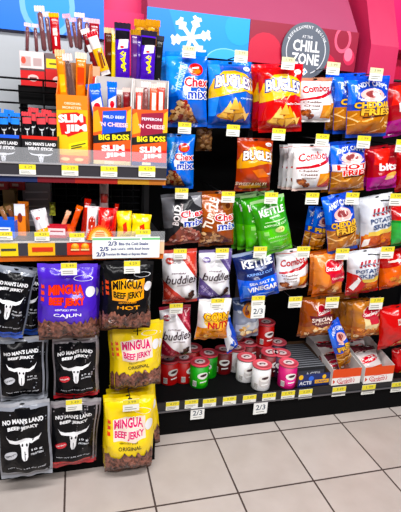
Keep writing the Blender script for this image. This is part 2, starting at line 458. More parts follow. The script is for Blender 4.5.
def capps(d, a, b, ca, y1, hot=False):
    fries(d, y1)
    d.poly('#2f6fe8', [(-1, .97), (-.55, .97), (-.8, .55), (-1, .55)])
    d.text('#e9f2ff', "ANDY CAPP'S", .0, .8, .78, .085, arch=.07, off=.03)
    d.ell('#e9b9b4', -.02, .69, .56, .1); d.ell('#8a3a3c', -.02, .7, .36, .06); d.line('#f6dede', [(-.6, .62), (-.2, .585), (.3, .6), (.62, .66)], .02)
    if hot: d.rect('#e8dfe0', -.95, y1 - .04, .95, y1 + .09)
    d.text(ca, a, 0, y1 + .03, .8, .1, out='#4a1c14' if not hot else '#ffffff', ow=.05, off=.04)
    if b: d.text(ca, b, .15, y1 - .08, .7, .11, out='#4a1c14' if not hot else '#ffffff', ow=.05, off=.04)
    d.line('#3b1a12', [(-.5, y1 - .17), (.1, y1 - .155), (.65, y1 - .13)], .022)
def s_cappched(d): capps(d, 'CHEDDAR', 'FRIES', '#f6c45c', .5); return '#1a45b8', '#1f55d0', '#203f9a'
def s_capphot(d): capps(d, 'HOT', 'FRIES', '#d7352c', .5, True); return '#1a45b8', '#163a9c', '#b0702e'
def s_cappsmall(d): capps(d, 'FRIES', '', '#f6c45c', .46); return '#1f4fca', '#2b62e0', '#b0702e'
def s_bits(d):
    d.poly('#b0258a', [(-1, 0), (1, 0), (1, .36), (.2, .4), (-1, .3)]); d.poly('#d04aa8', [(-.3, .05), (.8, .1), (.9, .32), (0, .35)])
    d.poly('#e0392f', [(-.6, .95), (.4, .95), (0, .6), (-.8, .6)])
    d.text('#f6e6ea', 'bits', .05, .55, .6, .17, off=.035); d.ell('#e7a860', .25, .36, .42, .06, rot=12); d.ell('#f4cf9a', .1, .3, .3, .04, rot=12)
    return '#a5182a', '#8c1524', '#8a1c6c'
def s_red(d):
    d.poly('#c8232e', [(-1, .97), (.3, .97), (-.2, .3), (-1, .4)]); d.ell('#d08a4a', 0, .25, .5, .08)
    return '#a5161f', '#8c1218', '#7c1014'
def s_kettle(d, lo='#5fc22c', hi='#3f9a26', t1='KRINKLE CUT', t2='JALAPENO'):
    d.rect(lo, -1, 0, 1, .5); d.rect('#dfe9d8', -1, .945, 1, 1)
    d.text('#ffffff', 'KETTLE', .04, .78, .76, .115, off=.03, arch=.01); d.text('#e6f6dc', 'BRAND', .08, .69, .3, .025)
    d.line('#cfeebb', [(-.55, .62), (.7, .62)], .012); d.text('#dcf5cc', t1, .08, .56, .7, .035)
    d.ell('#d5e79a', .2, .47, .26, .05, rot=10); d.ell('#b4823a', .24, .475, .13, .025)
    d.rect('#9be07a', -.7, .4, -.45, .47)
    d.text('#c6f0ac', t2, .05, .34, .6, .035); d.text('#b6e69c', 'POTATO CHIPS', .05, .27, .5, .03); d.line('#a5e086', [(-.3, .16), (.5, .16)], .012)
    return hi, '#a9cf98', '#6ab344'
def s_kettleblue(d):
    d.rect('#1f5fe0', -1, 0, 1, .5); d.rect('#16245c', -1, .5, 1, 1)
    d.text('#ffffff', 'KETTLE', .04, .8, .76, .15, off=.035); d.text('#cdd8ff', 'BRAND', .05, .69, .25, .03); d.text('#8fb4ff', 'KRINKLE CUT', .05, .6, .66, .05)
    d.rect('#4b86f4', -.85, .08, -.6, .4); d.text('#e9f2ff', 'SEA SALT &', .05, .42, .62, .055); d.text('#ffffff', 'VINEGAR', .06, .3, .74, .11, off=.03)
    d.line('#9fc2ff', [(-.4, .16), (.6, .16)], .02); return '#173a9e', '#9aa7c4', '#1b3f9c'
def s_potato(d):
    d.poly('#c85a22', [(-1, 0), (1, 0), (1, .32), (-1, .3)]); d.blobs(['#d9702a', '#b84a1a', '#e58a3c', '#a53f14'], [(-.9, .05), (-.9, .3), (.9, .32), (.9, .05)], 26, .055, 4)
    d.poly('#f2d06c', [(-.75, .3), (.95, .33), (.95, .42), (-.75, .38)])
    for k in range(5):
        x = -.5 + k * .26; d.poly('#b5323c', [(x, .72), (x + .13, .72), (x + .2, .79), (x + .07, .79)]); d.poly('#b5323c', [(x, .66), (x + .13, .66), (x + .07, .7), (x - .05, .7)])
    d.text('#3a4466', 'FRIDAYS', .02, .705, .5, .03); d.line('#202024', [(.1, .9), (.75, .87)], .018)
    d.text('#47567c', 'POTATO', .06, .575, .74, .085, off=.03); d.text('#47567c', 'SKINS', .06, .465, .62, .085, off=.03)
    d.poly('#f5ece6', [(-.95, .1), (-.7, .14), (-.62, .26), (-.9, .24)])
    return '#dfe3ea', '#e8ebf0', '#b9521f'
def s_potatolow(d):
    s_potato(d); d.poly('#b8212a', [(-1, .05), (-.4, .0), (-.1, .28), (-.6, .5), (-1, .55)]); d.poly('#eeeeee', [(-.9, .2), (-.7, .14), (-.4, .38), (-.6, .46)]); return '#dfe3ea', '#e8ebf0', '#9f2020'
def buddies(d, c, c2):
    r = random.Random(4)
    for poly in ([(-.15, .97), (1, .97), (1, .44)], [(-1, .03), (-1, .48), (.5, .03)]):
        d.poly(c, poly)
    d.L += 1
    for k in range(7):
        t = k / 6; d.poly(c2, [(.2 + .1 * k, .93 - .055 * k), (.3 + .1 * k, .9 - .055 * k), (.4 + .08 * k, .95 - .05 * k), (.3 + .08 * k, .97 - .05 * k)])
        d.poly(c2, [(-.95 + .15 * k, .3 - .045 * k), (-.85 + .15 * k, .26 - .045 * k), (-.75 + .15 * k, .3 - .045 * k), (-.85 + .15 * k, .34 - .045 * k)])
    d.ell(c, -.6, .83, .22, .05); d.text('#ffffff', 'Chex', -.6, .83, .2, .035)
    d.text('#35202a', 'buddies', .02, .52, .84, .15, off=.008, shear=.25); d.text('#7a6670', 'muddy', -.15, .63, .4, .035); d.line('#8f7d86', [(-.3, .41), (.45, .41)], .012)
    d.blobs(['#3b2018', '#5a3426', '#2c1710', '#efe6e2'], [(.35, .12), (.35, .24), (.85, .26), (.9, .12)], 9, .045, 2)
def s_budred(d): buddies(d, '#c5443a', '#e58a7e'); return '#efeef2', '#c5544a', '#b83a30'
def s_budpurple(d): buddies(d, '#6b5a96', '#a79ac8'); return '#efeff4', '#8073aa', '#5d4a86'
def s_budmaroon(d): buddies(d, '#98283a', '#d06a78'); return '#efedf2', '#98283a', '#7c2a24'
def script(d, x, y, tw, th, c='#d3223c', t="Gardetto's"):
    d.ell(c, x, y, tw * 1.02, th * 1.1, rot=8); d.ring('#f6d8cc', x - tw * .3, y + th * .35, tw * .62, th * .75, .86, a0=40, a1=320)
    d.text('#ffffff', t, x + .05, y, tw * .98, th * .62, rot=8, shear=.2, off=.02)
def pretz(d, y1, seed=4):
    d.blobs(['#d98a4c', '#b5672e', '#f0b87c', '#96502a', '#f8dcae'], [(-.85, .06), (-.9, y1), (.9, y1 * .9), (.85, .06)], 26, .062, seed)
def s_gardorange(d):
    d.poly('#e08a4e', [(-1, .97), (.2, .97), (-.4, .3), (-1, .3)]); pretz(d, .3)
    script(d, .15, .68, .66, .15); d.poly('#c22c40', [(-.25, .56), (.85, .56), (.8, .36), (-.15, .36)]); d.text('#ffe3d8', 'ORIGINAL', .3, .46, .44, .05)
    return '#d27035', '#a9551f', '#a3501f'
def s_gardspecial(d):
    pretz(d, .36, 5); d.poly('#8f451c', [(-1, .97), (-.2, .97), (-.6, .4), (-1, .3)])
    script(d, .12, .7, .5, .14, '#b51f36'); d.poly('#5b1c26', [(-.75, .62), (.85, .62), (.75, .42), (.1, .3), (-.6, .42)]); d.text('#f5e3da', 'SPECIAL', .05, .52, .7, .09, off=.03); d.text('#e8c9b4', 'REQUEST', .05, .43, .5, .05)
    return '#a5602c', '#74401c', '#6b3717'
def s_gardtan(d):
    d.poly('#ecd7a8', [(-.5, .8), (.9, .85), (.85, .3), (-.4, .3)]); pretz(d, .32, 6)
    script(d, .1, .7, .66, .13, '#c62a40'); d.poly('#c83a48', [(-.1, .6), (.8, .6), (.7, .42), (0, .42)]); return '#b9793c', '#8d5526', '#8a4f22'
def s_corn(d):
    d.poly('#e8963e', [(-1, 0), (1, 0), (1, .5), (.2, .52), (-1, .34)]); d.poly('#efeef0', [(-1, .97), (1, .97), (1, .72), (-.3, .62), (-1, .4)])
    d.ell('#f4c65c', .05, .55, .8, .2); d.text('#f2b62a', 'CORN', .0, .65, .78, .17, out='#5d1d12', ow=.06, off=.045); d.text('#c8241f', 'NUTS', .14, .46, .68, .17, out='#f4c43c', ow=.03, off=.05)
    d.text('#8c4a1c', 'Original', .12, .3, .34, .04); d.blobs(['#c97a2c', '#e5a850', '#a9601f', '#f0c478'], [(-.8, .07), (-.85, .24), (-.1, .2), (.3, .07)], 14, .045, 3)
    return '#eceaec', '#e9e6e6', '#c77a30'
def s_plate(d):
    d.rect('#3c4c74', -1, .72, 1, 1); d.ell('#e0893a', .1, .72, .52, .17); d.ell('#f3c27a', .15, .75, .25, .09); d.ell('#7c2f1c', -.1, .68, .2, .06)
    d.poly('#c9ccd4', [(-.9, .4), (.9, .5), (.9, .3), (-.9, .22)]); d.blobs(['#d9b070', '#c08a48', '#efd9ae'], [(-.7, .12), (-.6, .34), (.6, .4), (.7, .16)], 14, .055, 3)
    return '#8d93a4', '#5b6a90', '#7d8496'
def s_redtext(d):
    d.poly('#e8d2c8', [(-.2, .75), (.9, .75), (.9, .62), (-.2, .62)]); d.text('#b51a22', 'LOL', .35, .685, .5, .07, off=.03)
    d.poly('#9c3a44', [(.2, .55), (.9, .55), (.6, .4)]); d.poly('#f2cf8a', [(-.1, .2), (.3, .34), (.45, .18), (.05, .08)]); d.poly('#e8b864', [(.35, .14), (.8, .3), (.9, .1)]); d.poly('#f5dca0', [(-.5, .1), (-.15, .16), (-.2, .05)])
    return '#c8161c', '#b31218', '#a81016'
def s_orangered(d):
    d.poly('#e46a2a', [(-1, .6), (1, .7), (1, .1), (-1, .05)]); d.line('#fbe8e0', [(-.6, .78), (.5, .74)], .05); d.blobs(CHIP, [(-.6, .1), (-.5, .45), (.8, .5), (.8, .1)], 16, .07, 3)
    return '#bd1f20', '#a81a1c', '#b2421f'
def s_greenred(d):
    d.rect('#c41f2c', -1, .66, 1, 1); d.line('#ffffff', [(-.6, .78), (.5, .8)], .04); d.poly('#3fae52', [(-1, .6), (-.3, .6), (-.6, .05), (-1, .05)]); d.ell('#d7e8c4', .1, .45, .4, .1)
    return '#158a34', '#b71c28', '#0f6b28'
def s_brownlump(d):
    d.blobs(['#b98a5c', '#8a5a34', '#d9b083'], [(-.9, .1), (-.9, .9), (.9, .9), (.9, .1)], 30, .09, 3); return '#7d5433', '#5a3a22', '#5a3a22'
def s_bluewhite(d):
    d.poly('#eef2fa', [(-1, .97), (.2, .97), (-.3, .5), (.4, .2), (-.4, .03), (-1, .03)]); d.ell('#2a62d8', -.3, .3, .4, .08); return '#1c4ac0', '#dfe6f4', '#1c3fa0'
def s_gardmini(d):
    d.poly('#c8502e', [(-1, 0), (1, 0), (1, .4), (-1, .3)]); d.poly('#f0e6e4', [(-1, .5), (1, .62), (1, .82), (-1, .7)]); script(d, 0, .66, .8, .12); return '#d8d0d0', '#c8bdbb', '#b5482a'
def s_darkmini(d):
    d.poly('#5b2430', [(-1, .97), (1, .97), (1, .6), (-1, .5)]); script(d, 0, .62, .8, .12, '#b02a3c'); return '#5f3a30', '#4a2a24', '#4a2a24'
# jerky pouches
def nomans(d, acc, badge):
    d.poly('#0d0d10', [(-.91, .08), (.91, .08), (.92, .91), (.3, .91), (.26, .93), (-.26, .93), (-.3, .91), (-.92, .91)])
    d.rect(acc, -.91, .07, .91, .115)
    d.text('#f0f1f4', "NO MAN'S LAND", 0, .775, .76, .055, arch=.018, off=.045, rot=2); d.text('#f0f1f4', 'BEEF JERKY', 0, .7, .58, .05, arch=.012, off=.045, rot=2)
    d.skull('#f3f4f8', .02, .47, .68, .165)
    d.ell(badge, -.5, .38, .24, .05, rot=15); d.text('#ffffff' if badge != '#c9cbd2' else '#202024', 'PEPPERED' if badge == '#c9cbd2' else 'ORIGINAL', -.5, .38, .2, .022, rot=15)
    d.text('#d5d7dd', '10 g', .48, .43, .2, .03); d.text('#d5d7dd', 'PROTEIN', .48, .385, .22, .022)
    d.text('#c9cbd2', 'NET WT 3.25 OZ (92g)', .05, .19, .7, .02); return '#9296a0', '#b4b8c0', '#9da1aa'
def s_nmblue(d): nomans(d, '#2c56c8', '#8a8f9a'); return '#787e8a', '#9298a4', '#3a5cb8'
def s_nmgrey(d): return nomans(d, '#8d9098', '#c9cbd2')
def s_nmred(d): nomans(d, '#c4242e', '#c9303a'); return '#8a8489', '#a09da1', '#a83238'
def mingua(d, top, logo, logobg, txt, flav, fc):
    d.jerky = ('#6b4234', .3, top)
    if logobg: d.poly(logobg, [(-.66, .48), (-.7, .74), (-.2, .78), (.2, .75), (.62, .78), (.64, .5), (.2, .46), (-.3, .48)])
    d.text(logo, 'MINGUA', -.05, .685, .6, .12, off=.045, out=txt, ow=.035, arch=.015); d.text(logo, 'BEEF JERKY', -.02, .555, .6, .115, off=.045, out=txt, ow=.035, arch=-.015)
    [d.poly('#e0522a', [(-.9, .545 + .075 * k), (-.78, .55 + .075 * k), (-.8, .6 + .075 * k), (-.84, .585 + .075 * k), (-.9, .605 + .075 * k)]) for k in range(3)]
    d.text(fc, 'KENTUCKY STYLE', -.05, .455, .36, .022); d.text(fc, flav, .0, .385, .46, .05, off=.02)
    d.ring('#eceef4', .52, .83, .34, .035, .9)
    d.ell('#f1f1f4', .78, .66, .17, .07)
def s_mingpurple(d): mingua(d, 0, '#ef4a34', None, '#8c1c2a', 'CAJUN', '#f2ecff'); return '#4b2bb8', '#5a3ccc', '#4a2a1c'
def s_mingblack(d): mingua(d, 0, '#1c1410', '#f0a326', '#f6c142', 'HOT', '#f3a52c'); return '#101012', '#17171a', '#42261a'
def s_mingyellow(d): mingua(d, 0, '#d6336a', '#f8e3d4', '#ffffff', 'ORIGINAL', '#4a3a10'); return '#f6d80e', '#f8e02a', '#4a2a1c'


# ------------------------------------------------------------------ the setting
def tile_floor():
    m = bpy.data.materials.new('floor_tiles'); m.use_nodes = True; nt = m.node_tree; b = nt.nodes['Principled BSDF']; L = nt.links.new
    g = nt.nodes.new('ShaderNodeNewGeometry'); sx = nt.nodes.new('ShaderNodeSeparateXYZ'); L(g.outputs['Position'], sx.inputs[0])
    def M(op, a, bb=None):
        n = nt.nodes.new('ShaderNodeMath'); n.operation = op
        for i, q in enumerate((a, bb)):
            if q is None: continue
            if isinstance(q, (int, float)): n.inputs[i].default_value = q
            else: L(q, n.inputs[i])
        return n.outputs[0]
    ds = []; ids = []
    for ax in ('X', 'Y'):
        t = M('DIVIDE', sx.outputs[ax], TILE); fr = M('FRACT', M('ADD', t, 100.5)); ds.append(M('ABSOLUTE', M('SUBTRACT', fr, .5))); ids.append(M('FLOOR', M('ADD', t, 100.0)))
    gr = M('MINIMUM', ds[0], ds[1])
    n1 = nt.nodes.new('ShaderNodeTexNoise'); n1.inputs['Scale'].default_value = 60; L(g.outputs['Position'], n1.inputs['Vector'])
    thr = M('ADD', .0092, M('MULTIPLY', n1.outputs['Fac'], .004)); isg = M('LESS_THAN', gr, thr)
    wn = nt.nodes.new('ShaderNodeTexWhiteNoise'); wn.noise_dimensions = '2D'; cx = nt.nodes.new('ShaderNodeCombineXYZ'); L(ids[0], cx.inputs[0]); L(ids[1], cx.inputs[1]); L(cx.outputs[0], wn.inputs['Vector'])
    n2 = nt.nodes.new('ShaderNodeTexNoise'); n2.inputs['Scale'].default_value = 9; n2.inputs['Detail'].default_value = 5; L(g.outputs['Position'], n2.inputs['Vector'])
    fac = M('ADD', M('MULTIPLY', wn.outputs['Value'], .25), M('MULTIPLY', n2.outputs['Fac'], .75))
    r = nt.nodes.new('ShaderNodeValToRGB'); r.color_ramp.elements[0].position = .2; r.color_ramp.elements[1].position = .8
    r.color_ramp.elements[0].color = lin('#b5a9a2'); r.color_ramp.elements[1].color = lin('#c8beb8'); L(fac, r.inputs['Fac'])
    mx = nt.nodes.new('ShaderNodeMix'); mx.data_type = 'RGBA'; L(isg, mx.inputs['Factor']); L(r.outputs['Color'], mx.inputs['A']); mx.inputs['B'].default_value = lin('#453733'); L(mx.outputs['Result'], b.inputs['Base Color'])
    L(M('ADD', .3, M('MULTIPLY', isg, .5)), b.inputs['Roughness'])
    bp = nt.nodes.new('ShaderNodeBump'); bp.inputs['Distance'].default_value = .002; L(M('SUBTRACT', 1.0, isg), bp.inputs['Height']); L(bp.outputs['Normal'], b.inputs['Normal'])
    return m
def struct(name, mb, label=None):
    o = mb.build(name); o['kind'] = 'structure'
    if label: o['label'] = label; o['category'] = name.split('_')[0]
    return o
struct('floor', MB().box2((-4, -5, -.1), (5, 3, 0), tile_floor()), 'pale beige square tile floor with dark grout lines')
BKL = .32
ZS = unY(0, 27, BKL - .02).z
wb = MB().box2((-2.5, BKL, 0), (.03, BKL + .06, 1.66), mat('#bcc0c5', 'paint'))
for k in range(1): wb.box2((-2.5, BKL - .006, 1.22 + .09 * k), (-.02, BKL, 1.225 + .09 * k), mat('#8f949a', 'paint'))
struct('wall_back', wb, 'white panelled wall behind the jerky shelves')
BKR = .46
xa = unY(100, 20, .36).x; xb = unY(150, 20, .36).x
struct('wall_header', MB().box2((-2.5, .36 + .03, 1.665), (xb + 1.7, .6, 2.6), mat('#e5286e', 'paint')).box2((unY(104, 30, BKL - .006).x, BKL - .012, 1.4), (.032, BKL - .001, 1.668), mat('#e5286e', 'paint')), 'hot pink wall strip between the blue signs')
# sloped pink canopy above the header signs
def prism(prof, x0, x1, m, mb=None):
    mb = mb or MB(); n = len(prof)
    mb.add([(x0, y, z) for y, z in prof] + [(x1, y, z) for y, z in prof], [tuple(range(n)), tuple(range(n, 2 * n))[::-1]] + [(i, i + n, (i + 1) % n + n, (i + 1) % n) for i in range(n)], m)
    return mb
SY = .2
zt = unY(249, 19, SY).z; zb = 1.525
xs0, xs1, xs2 = unY(147, 20, SY).x, unY(249, 40, SY).x, unY(357, 50, SY).x
struct('wall_canopy', prism([(SY + .012, zt), (SY + .39, zt + .5), (SY + .39, zb), (SY + .012, zb)], xs0 + .004, xs2 + .002, mat('#a2506c', 'paint')), 'sloped pink canopy above the header signs')
struct('wall_recess', MB().box2((xs2 - .02, .47, 1.44), (2.6, .55, 2.5), mat('#c02a4a', 'paint')), 'red wall recess beside the pillar')
x3, x4 = unY(369, 50, .16).x, unY(397, 50, .16).x
pil = prism([(.15, 1.44), (.15, 1.625), (.40, 2.2), (.48, 2.2), (.48, 1.44)], x3, x4, mat('#bc3a5c', 'paint'))
struct('trim_1', pil, 'pink pillar with a sloped top beside the dark red sign')

# ------------------------------------------------------------------ the two shelf units
BLK = mat('#070708', 'matte'); DRK = mat('#1a1a1d', 'card'); RAIL = mat('#2c2a30', 'card')
XL0, XL1 = -1.2, .034
g1 = empty('shelf_unit', (-.4, .05, 0)); tag(g1, 'black shelf unit holding the jerky pouches and meat sticks', 'shelf unit')
inv = Matrix.Translation((.4, -.05, 0))
MB().box2((XL0, .27, .0), (XL1, .3, 1.12), BLK).build('back_panel', g1, inv)
MB().box2((XL0, -.075, 0), (XL1, .27, .09), BLK).build('base_deck', g1, inv)
for x in (XL0 + .02, XL1 - .015): MB().box2((x - .015, .24, .09), (x + .015, .27, 1.3), DRK).build('upright', g1, inv)
g2 = empty('shelf_unit', (.8, .25, 0)); tag(g2, 'black shelf unit holding the snack bags, cans and trays', 'shelf unit')
inv2 = Matrix.Translation((-.8, -.25, 0)); DZ = .158
MB().box2((XL1 + .004, BKR, 0), (2.4, BKR + .03, 1.5), BLK).build('back_panel', g2, inv2)
MB().box2((XL1 + .004, .075, DZ - .03), (2.4, BKR, DZ), BLK).build('base_deck', g2, inv2)
MB().box2((XL1 + .004, .066, 0), (2.4, .09, DZ - .03), BLK).build('kick_plate', g2, inv2)
q = MB().box2((XL1 + .004, .058, .122), (2.4, .066, DZ + .004), DRK); q.box2((XL1 + .004, .052, .118), (2.4, .066, .1225), mat('#77757a', 'metal')); q.build('price_rail', g2, inv2)
for x in (XL1 + .02, .52, 1.0, 1.5): MB().box2((x - .012, BKR - .02, DZ), (x + .012, BKR, 1.5), DRK).build('upright', g2, inv2)
q = MB(); q.tube([(XL1 + .02, .26, 1.515), (2.4, .26, 1.515)], .006, DRK)
for x in (.3, .8, 1.3): q.tube([(x, .26, 1.515), (x, BKR, 1.5)], .005, DRK)
q.build('top_bar', g2, inv2)

# header signs
def sign(px0, px1, Y, z0, z1, base, fn, label, name='header_sign'):
    x0, x1 = px0, px1; w, h = x1 - x0, z1 - z0; d = Design(w / 2 / h); fn(d)
    o = panel(name, w, h, .008, base, d, 'paint', None, Matrix.Translation(((x0 + x1) / 2, Y, z0)))
    return tag(o, label, 'sign')
def flake(d, c, x, y, r, rot=0, w=.012):
    a = d.asp
    for k in range(6):
        t = math.radians(rot + 60 * k); P = lambda q, s=0: (x + (q * math.cos(t) - s * math.sin(t)) / a, y + q * math.sin(t) + s * math.cos(t))
        d.line(c, [P(0), P(r)], w)
        for q in (.55, .8): d.line(c, [P(q * r), P(q * r + .18 * r, .2 * r)], w * .85); d.line(c, [P(q * r), P(q * r + .18 * r, -.2 * r)], w * .85)
def fn_left(d):
    d.ring('#4aa2f8', -.5, .25, .1, .18, .8); d.ring('#4aa2f8', .12, .3, .14, .26, .82, a0=150, a1=380); d.ell('#3d9af6', .75, .22, .12, .26); d.ring('#7fbcff', .75, .22, .12, .26, .8); d.ell('#2f8df2', .35, .8, .12, .2)
    flake(d, '#cfe8ff', .45, .2, .11, 15, .02)
zl0 = unY(50, 33.5, .3).z
sign(-1.7, unY(104, 20, .3).x, .3, zl0, zl0 + .42, '#1577ea', fn_left, 'blue sign with pale circles over the meat sticks')
def fn_flake(d):
    d.poly('#1a86ea', [(-1, 0), (-.3, 0), (-.6, 1), (-1, 1)])
    d.ell('#4fb0ff', .55, -.1, .42, .36); d.ell('#3aa2fb', .8, .75, .3, .4); d.ring('#8fd0ff', .55, -.1, .42, .36, .94)
    flake(d, '#f2f9ff', -.16, .42, .5, 12, .1)
sign(xs0, xs1 - .001, SY, zb, zt, '#2296f5', fn_flake, 'bright blue sign with a large white snowflake')
def fn_red(d):
    d.ell('#c02a44', -.72, .22, .32, .52); d.ring('#e0647f', -.22, .28, .16, .36, .7); d.ring('#e0647f', .7, .78, .16, .34, .72); d.ell('#c93a58', .86, .35, .11, .2); d.ell('#c02a44', .3, .05, .34, .4); d.ell('#e58098', .84, .42, .08, .17)
sign(xs1 + .001, xs2, SY, zb, zt, '#8e1d38', fn_red, 'dark red sign with pink rings beside the snowflake sign')
# round sign
cz = unY(306, 51, SY - .012); R = wid(306, 51, 47.5, SY) / 2
d = Design(.5); W = '#f2f4f6'
d.ring(W, 0, .5, .82, .41, .965, 36, 212, 328 - 360 + 360) if False else None
d.ring('#dfe2e6', 0, .5, .83, .415, .96, 30, 150, 262); d.ring('#dfe2e6', 0, .5, .83, .415, .96, 30, 290, 395)
d.text(W, 'CHILL', 0, .585, .56, .2, off=.03); d.text(W, 'ZONE', 0, .355, .58, .2, off=.03)
d.text('#dfe2e6', 'AT THE', 0, .745, .22, .05)
for i, ch in enumerate('REFRESHMENT BEGINS'):
    t = math.radians(152 - i * 124 / 17)
    if ch != ' ': d.text('#dfe2e6', ch, .84 * math.cos(t), .5 + .42 * math.sin(t), .04 if ch != 'I' else .012, .055, rot=math.degrees(t) - 90)
d.poly('#eef1f4', [(-.14, .12), (0, .06), (.16, .13), (.02, .2)]); d.ell('#5a9be0', .06, .13, .04, .02); d.ell('#d9535f', -.05, .13, .03, .015)
pts = [(math.cos(t), .5 + .5 * math.sin(t)) for t in [2 * math.pi * k / 48 for k in range(48)]]
o = panel('round_sign', 2 * R, 2 * R, .006, '#5d6470', d, 'paint', None, Matrix.Translation((cz.x, SY - .012, cz.z - R)), pts)
tag(o, 'round grey sign with white lettering on the dark red sign', 'sign')

# ------------------------------------------------------------------ bags on the pegs
YF = .12
B = bag
# top row
B(s_chexblue, 'blue snack mix bag on top peg under the snowflake sign', (186, 52), (187, 127), 43, YF - .01, .055, -4, behind=[(-9, -2, -5, -2, .06)], short='blue snack mix bag under the snowflake sign')
B(s_buglesblue, 'blue bag of horn shaped corn snacks, top row', (230, 61), (228.5, 128), 46, YF, .055, 2, behind=[(4, -4, 2, -1, .06)], short='blue bag of horn corn snacks, top row')
B(s_buglesred, 'bright red bag of horn shaped corn snacks beside the blue one', (281, 64), (279.5, 132), 45, YF - .02, .055, -3, behind=[(-7, -2, -6, -2, .055), (-10, -3, -9, -3, .11)], short='bright red bag of horn corn snacks')
B(s_combos, 'white filled pretzel bag with red script beside the red corn snack bag', (315, 78), (312, 122), 37, YF + .03, .05, 0, behind=[(3, -3, 4, -2, .06)], short='white filled pretzel bag, top row')
B(s_cappched, 'blue and tan cheese fries bag under the dark red sign', (369, 76), (365, 137), 42, YF - .01, .055, -4, behind=[(-14, 0, -13, -4, .05), (-22, 1, -22, -4, .1)], short='blue and tan cheese fries bag, top row')
B(s_bits, 'red and magenta snack bag, topmost of those at the right edge', (402, 82), (402, 135), 38, YF + .02, .05, 0)
# second row
B(s_chexfull, 'smaller blue snack mix bag directly below the top one', (179, 134), (178, 188), 31, YF + .02, .05, -14)
B(s_brownlump, 'small brown bag hanging deep in the dark gap', (204, 126), (204, 151), 17, YF + .09, .04, 0)
B(s_buglesbbq, 'rust orange bag of horn shaped corn snacks alone on its peg', (255, 138), (252, 191), 38, YF, .05, 3)
B(s_combosred, 'white filled pretzel bag with red script, front of the fanned row', (312, 144), (309, 190), 38, YF - .01, .045, -2, behind=[(-5, -2, -6, -1, .045), (-10, -2, -11, -1, .09), (-14, -3, -15, -2, .135)], short='white filled pretzel bag in the fanned row')
B(s_capphot, 'blue hot fries bag with red lettering, second row', (347, 141), (346, 192), 35, YF - .01, .05, -3, behind=[(-8, 0, -8, -1, .05)], short='blue hot fries bag')
B(s_bits, 'red and magenta bag lettered bits, second row', (383, 146), (381, 189), 30, YF, .05, -2, behind=[(-10, 0, -9, -1, .05)], short='red and magenta bits bag, second row')
B(s_red, 'plain red bag cut by the picture edge, second row', (407, 148), (407, 190), 24, YF + .01, .045, 0)
# third row
B(s_chexblack, 'black and grey snack mix bag above the muddy dessert mix bags', (181, 193), (184, 243.5), 42, YF - .02, .05, -4)
B(s_turtle, 'brown snack mix bag with sideways turtle lettering', (217, 191), (215.5, 245), 38, YF - .01, .05, 2)
B(s_kettle, 'lime green potato chip bag in front of its fanned row', (267, 198), (276.5, 252), 34, YF - .02, .045, -2, behind=[(-10, -5, -15, -4, .045), (-18, -7, -24, -5, .09), (-24, -8, -30, -6, .135)], short='lime green potato chip bag')
B(s_cappsmall, 'slim blue and orange fries bag hanging deep beside the green chips', (315, 206), (309, 247), 15, YF + .1, .035, 0, behind=[(7, 0, 7, 2, -.045)], short='slim blue and orange fries bag')
B(s_cappched, 'blue and tan cheese fries bag, third row beside the potato skins', (336.5, 194), (342, 251), 30, YF - .02, .05, -4)
B(s_potato, 'white and orange potato skins bag, third row', (375.5, 195), (376, 248), 33, YF - .01, .05, 2, behind=[(-9, 1, -10, 0, .055)], short='white and orange potato skins bag, third row')
B(s_greenred, 'green bag with red top at the picture edge', (405, 203), (404, 244), 30, YF, .05, 0)
# fourth row
B(s_budred, 'white dessert mix bag with orange red corners', (179, 249), (180, 302.5), 36, YF - .02, .05, -2)
B(s_budpurple, 'white dessert mix bag with purple corners', (215.5, 249), (214, 299), 34, YF, .05, 2)
B(s_kettleblue, 'navy and blue salt and vinegar chip bag', (253.5, 251), (259.5, 297), 41, YF - .01, .055, -3, behind=[(-2, -3, -1, -2, .06)], short='navy and blue vinegar chip bag')
B(s_combosred, 'white filled pretzel bag beside the navy chip bag', (291, 250), (290.5, 288.5), 32, YF + .02, .045, 0, behind=[(2, -2, 2, -2, .05)], short='white filled pretzel bag beside the navy chips')
B(s_gardorange, 'tan orange rye snack bag, fourth row', (328, 250), (326.5, 295), 32, YF - .01, .05, 2, behind=[(-4, -1, -4, -2, .055)], short='tan orange rye snack bag, fourth row')
B(s_potatolow, 'white potato skins bag with red sash, fourth row', (364, 249), (362, 293), 33, YF - .02, .05, -2)
B(s_orangered, 'red and orange bag beside the lower potato skins bag', (393, 250), (393, 286), 31, YF + .02, .05, 0, behind=[(4, -2, 4, -1, .055)], short='red and orange bag, fourth row')
# fifth row
B(s_budmaroon, 'white dessert mix bag with maroon corners, lowest of the three', (175, 306), (176, 356), 32, YF, .05, -2)
B(s_corn, 'white and orange toasted corn bag above the green cans', (215, 298), (211, 339), 34, YF - .03, .05, 2)
B(s_bluewhite, 'narrow blue and white bag edge behind the toasted corn bag', (225, 318), (231, 350), 13, YF + .05, .03, 25)
B(s_plate, 'grey bag with a round food picture above the white cans', (246, 297), (245, 336), 27, YF + .08, .045, 0)
B(s_gardspecial, 'brown rye snack bag lettered special request', (318, 296), (315, 336), 31, YF, .05, 2, behind=[(-3, -1, -4, -1, .055)], short='brown special request bag')
B(s_gardtan, 'tan rye snack bag in front of its row above the trays', (367, 299), (365, 337), 28, YF - .02, .045, 0, behind=[(-6, -2, -7, -1, .05), (-12, -3, -14, -2, .1), (-17, -3, -20, -3, .15)], short='tan rye snack bag')
B(s_gardorange, 'tan orange snack bag deep behind the tan row', (345, 292), (344, 318), 30, YF + .24, .04, 0)
B(s_redtext, 'bright red bag above the last tray', (395, 304), (394, 346), 33, YF - .02, .05, 0)

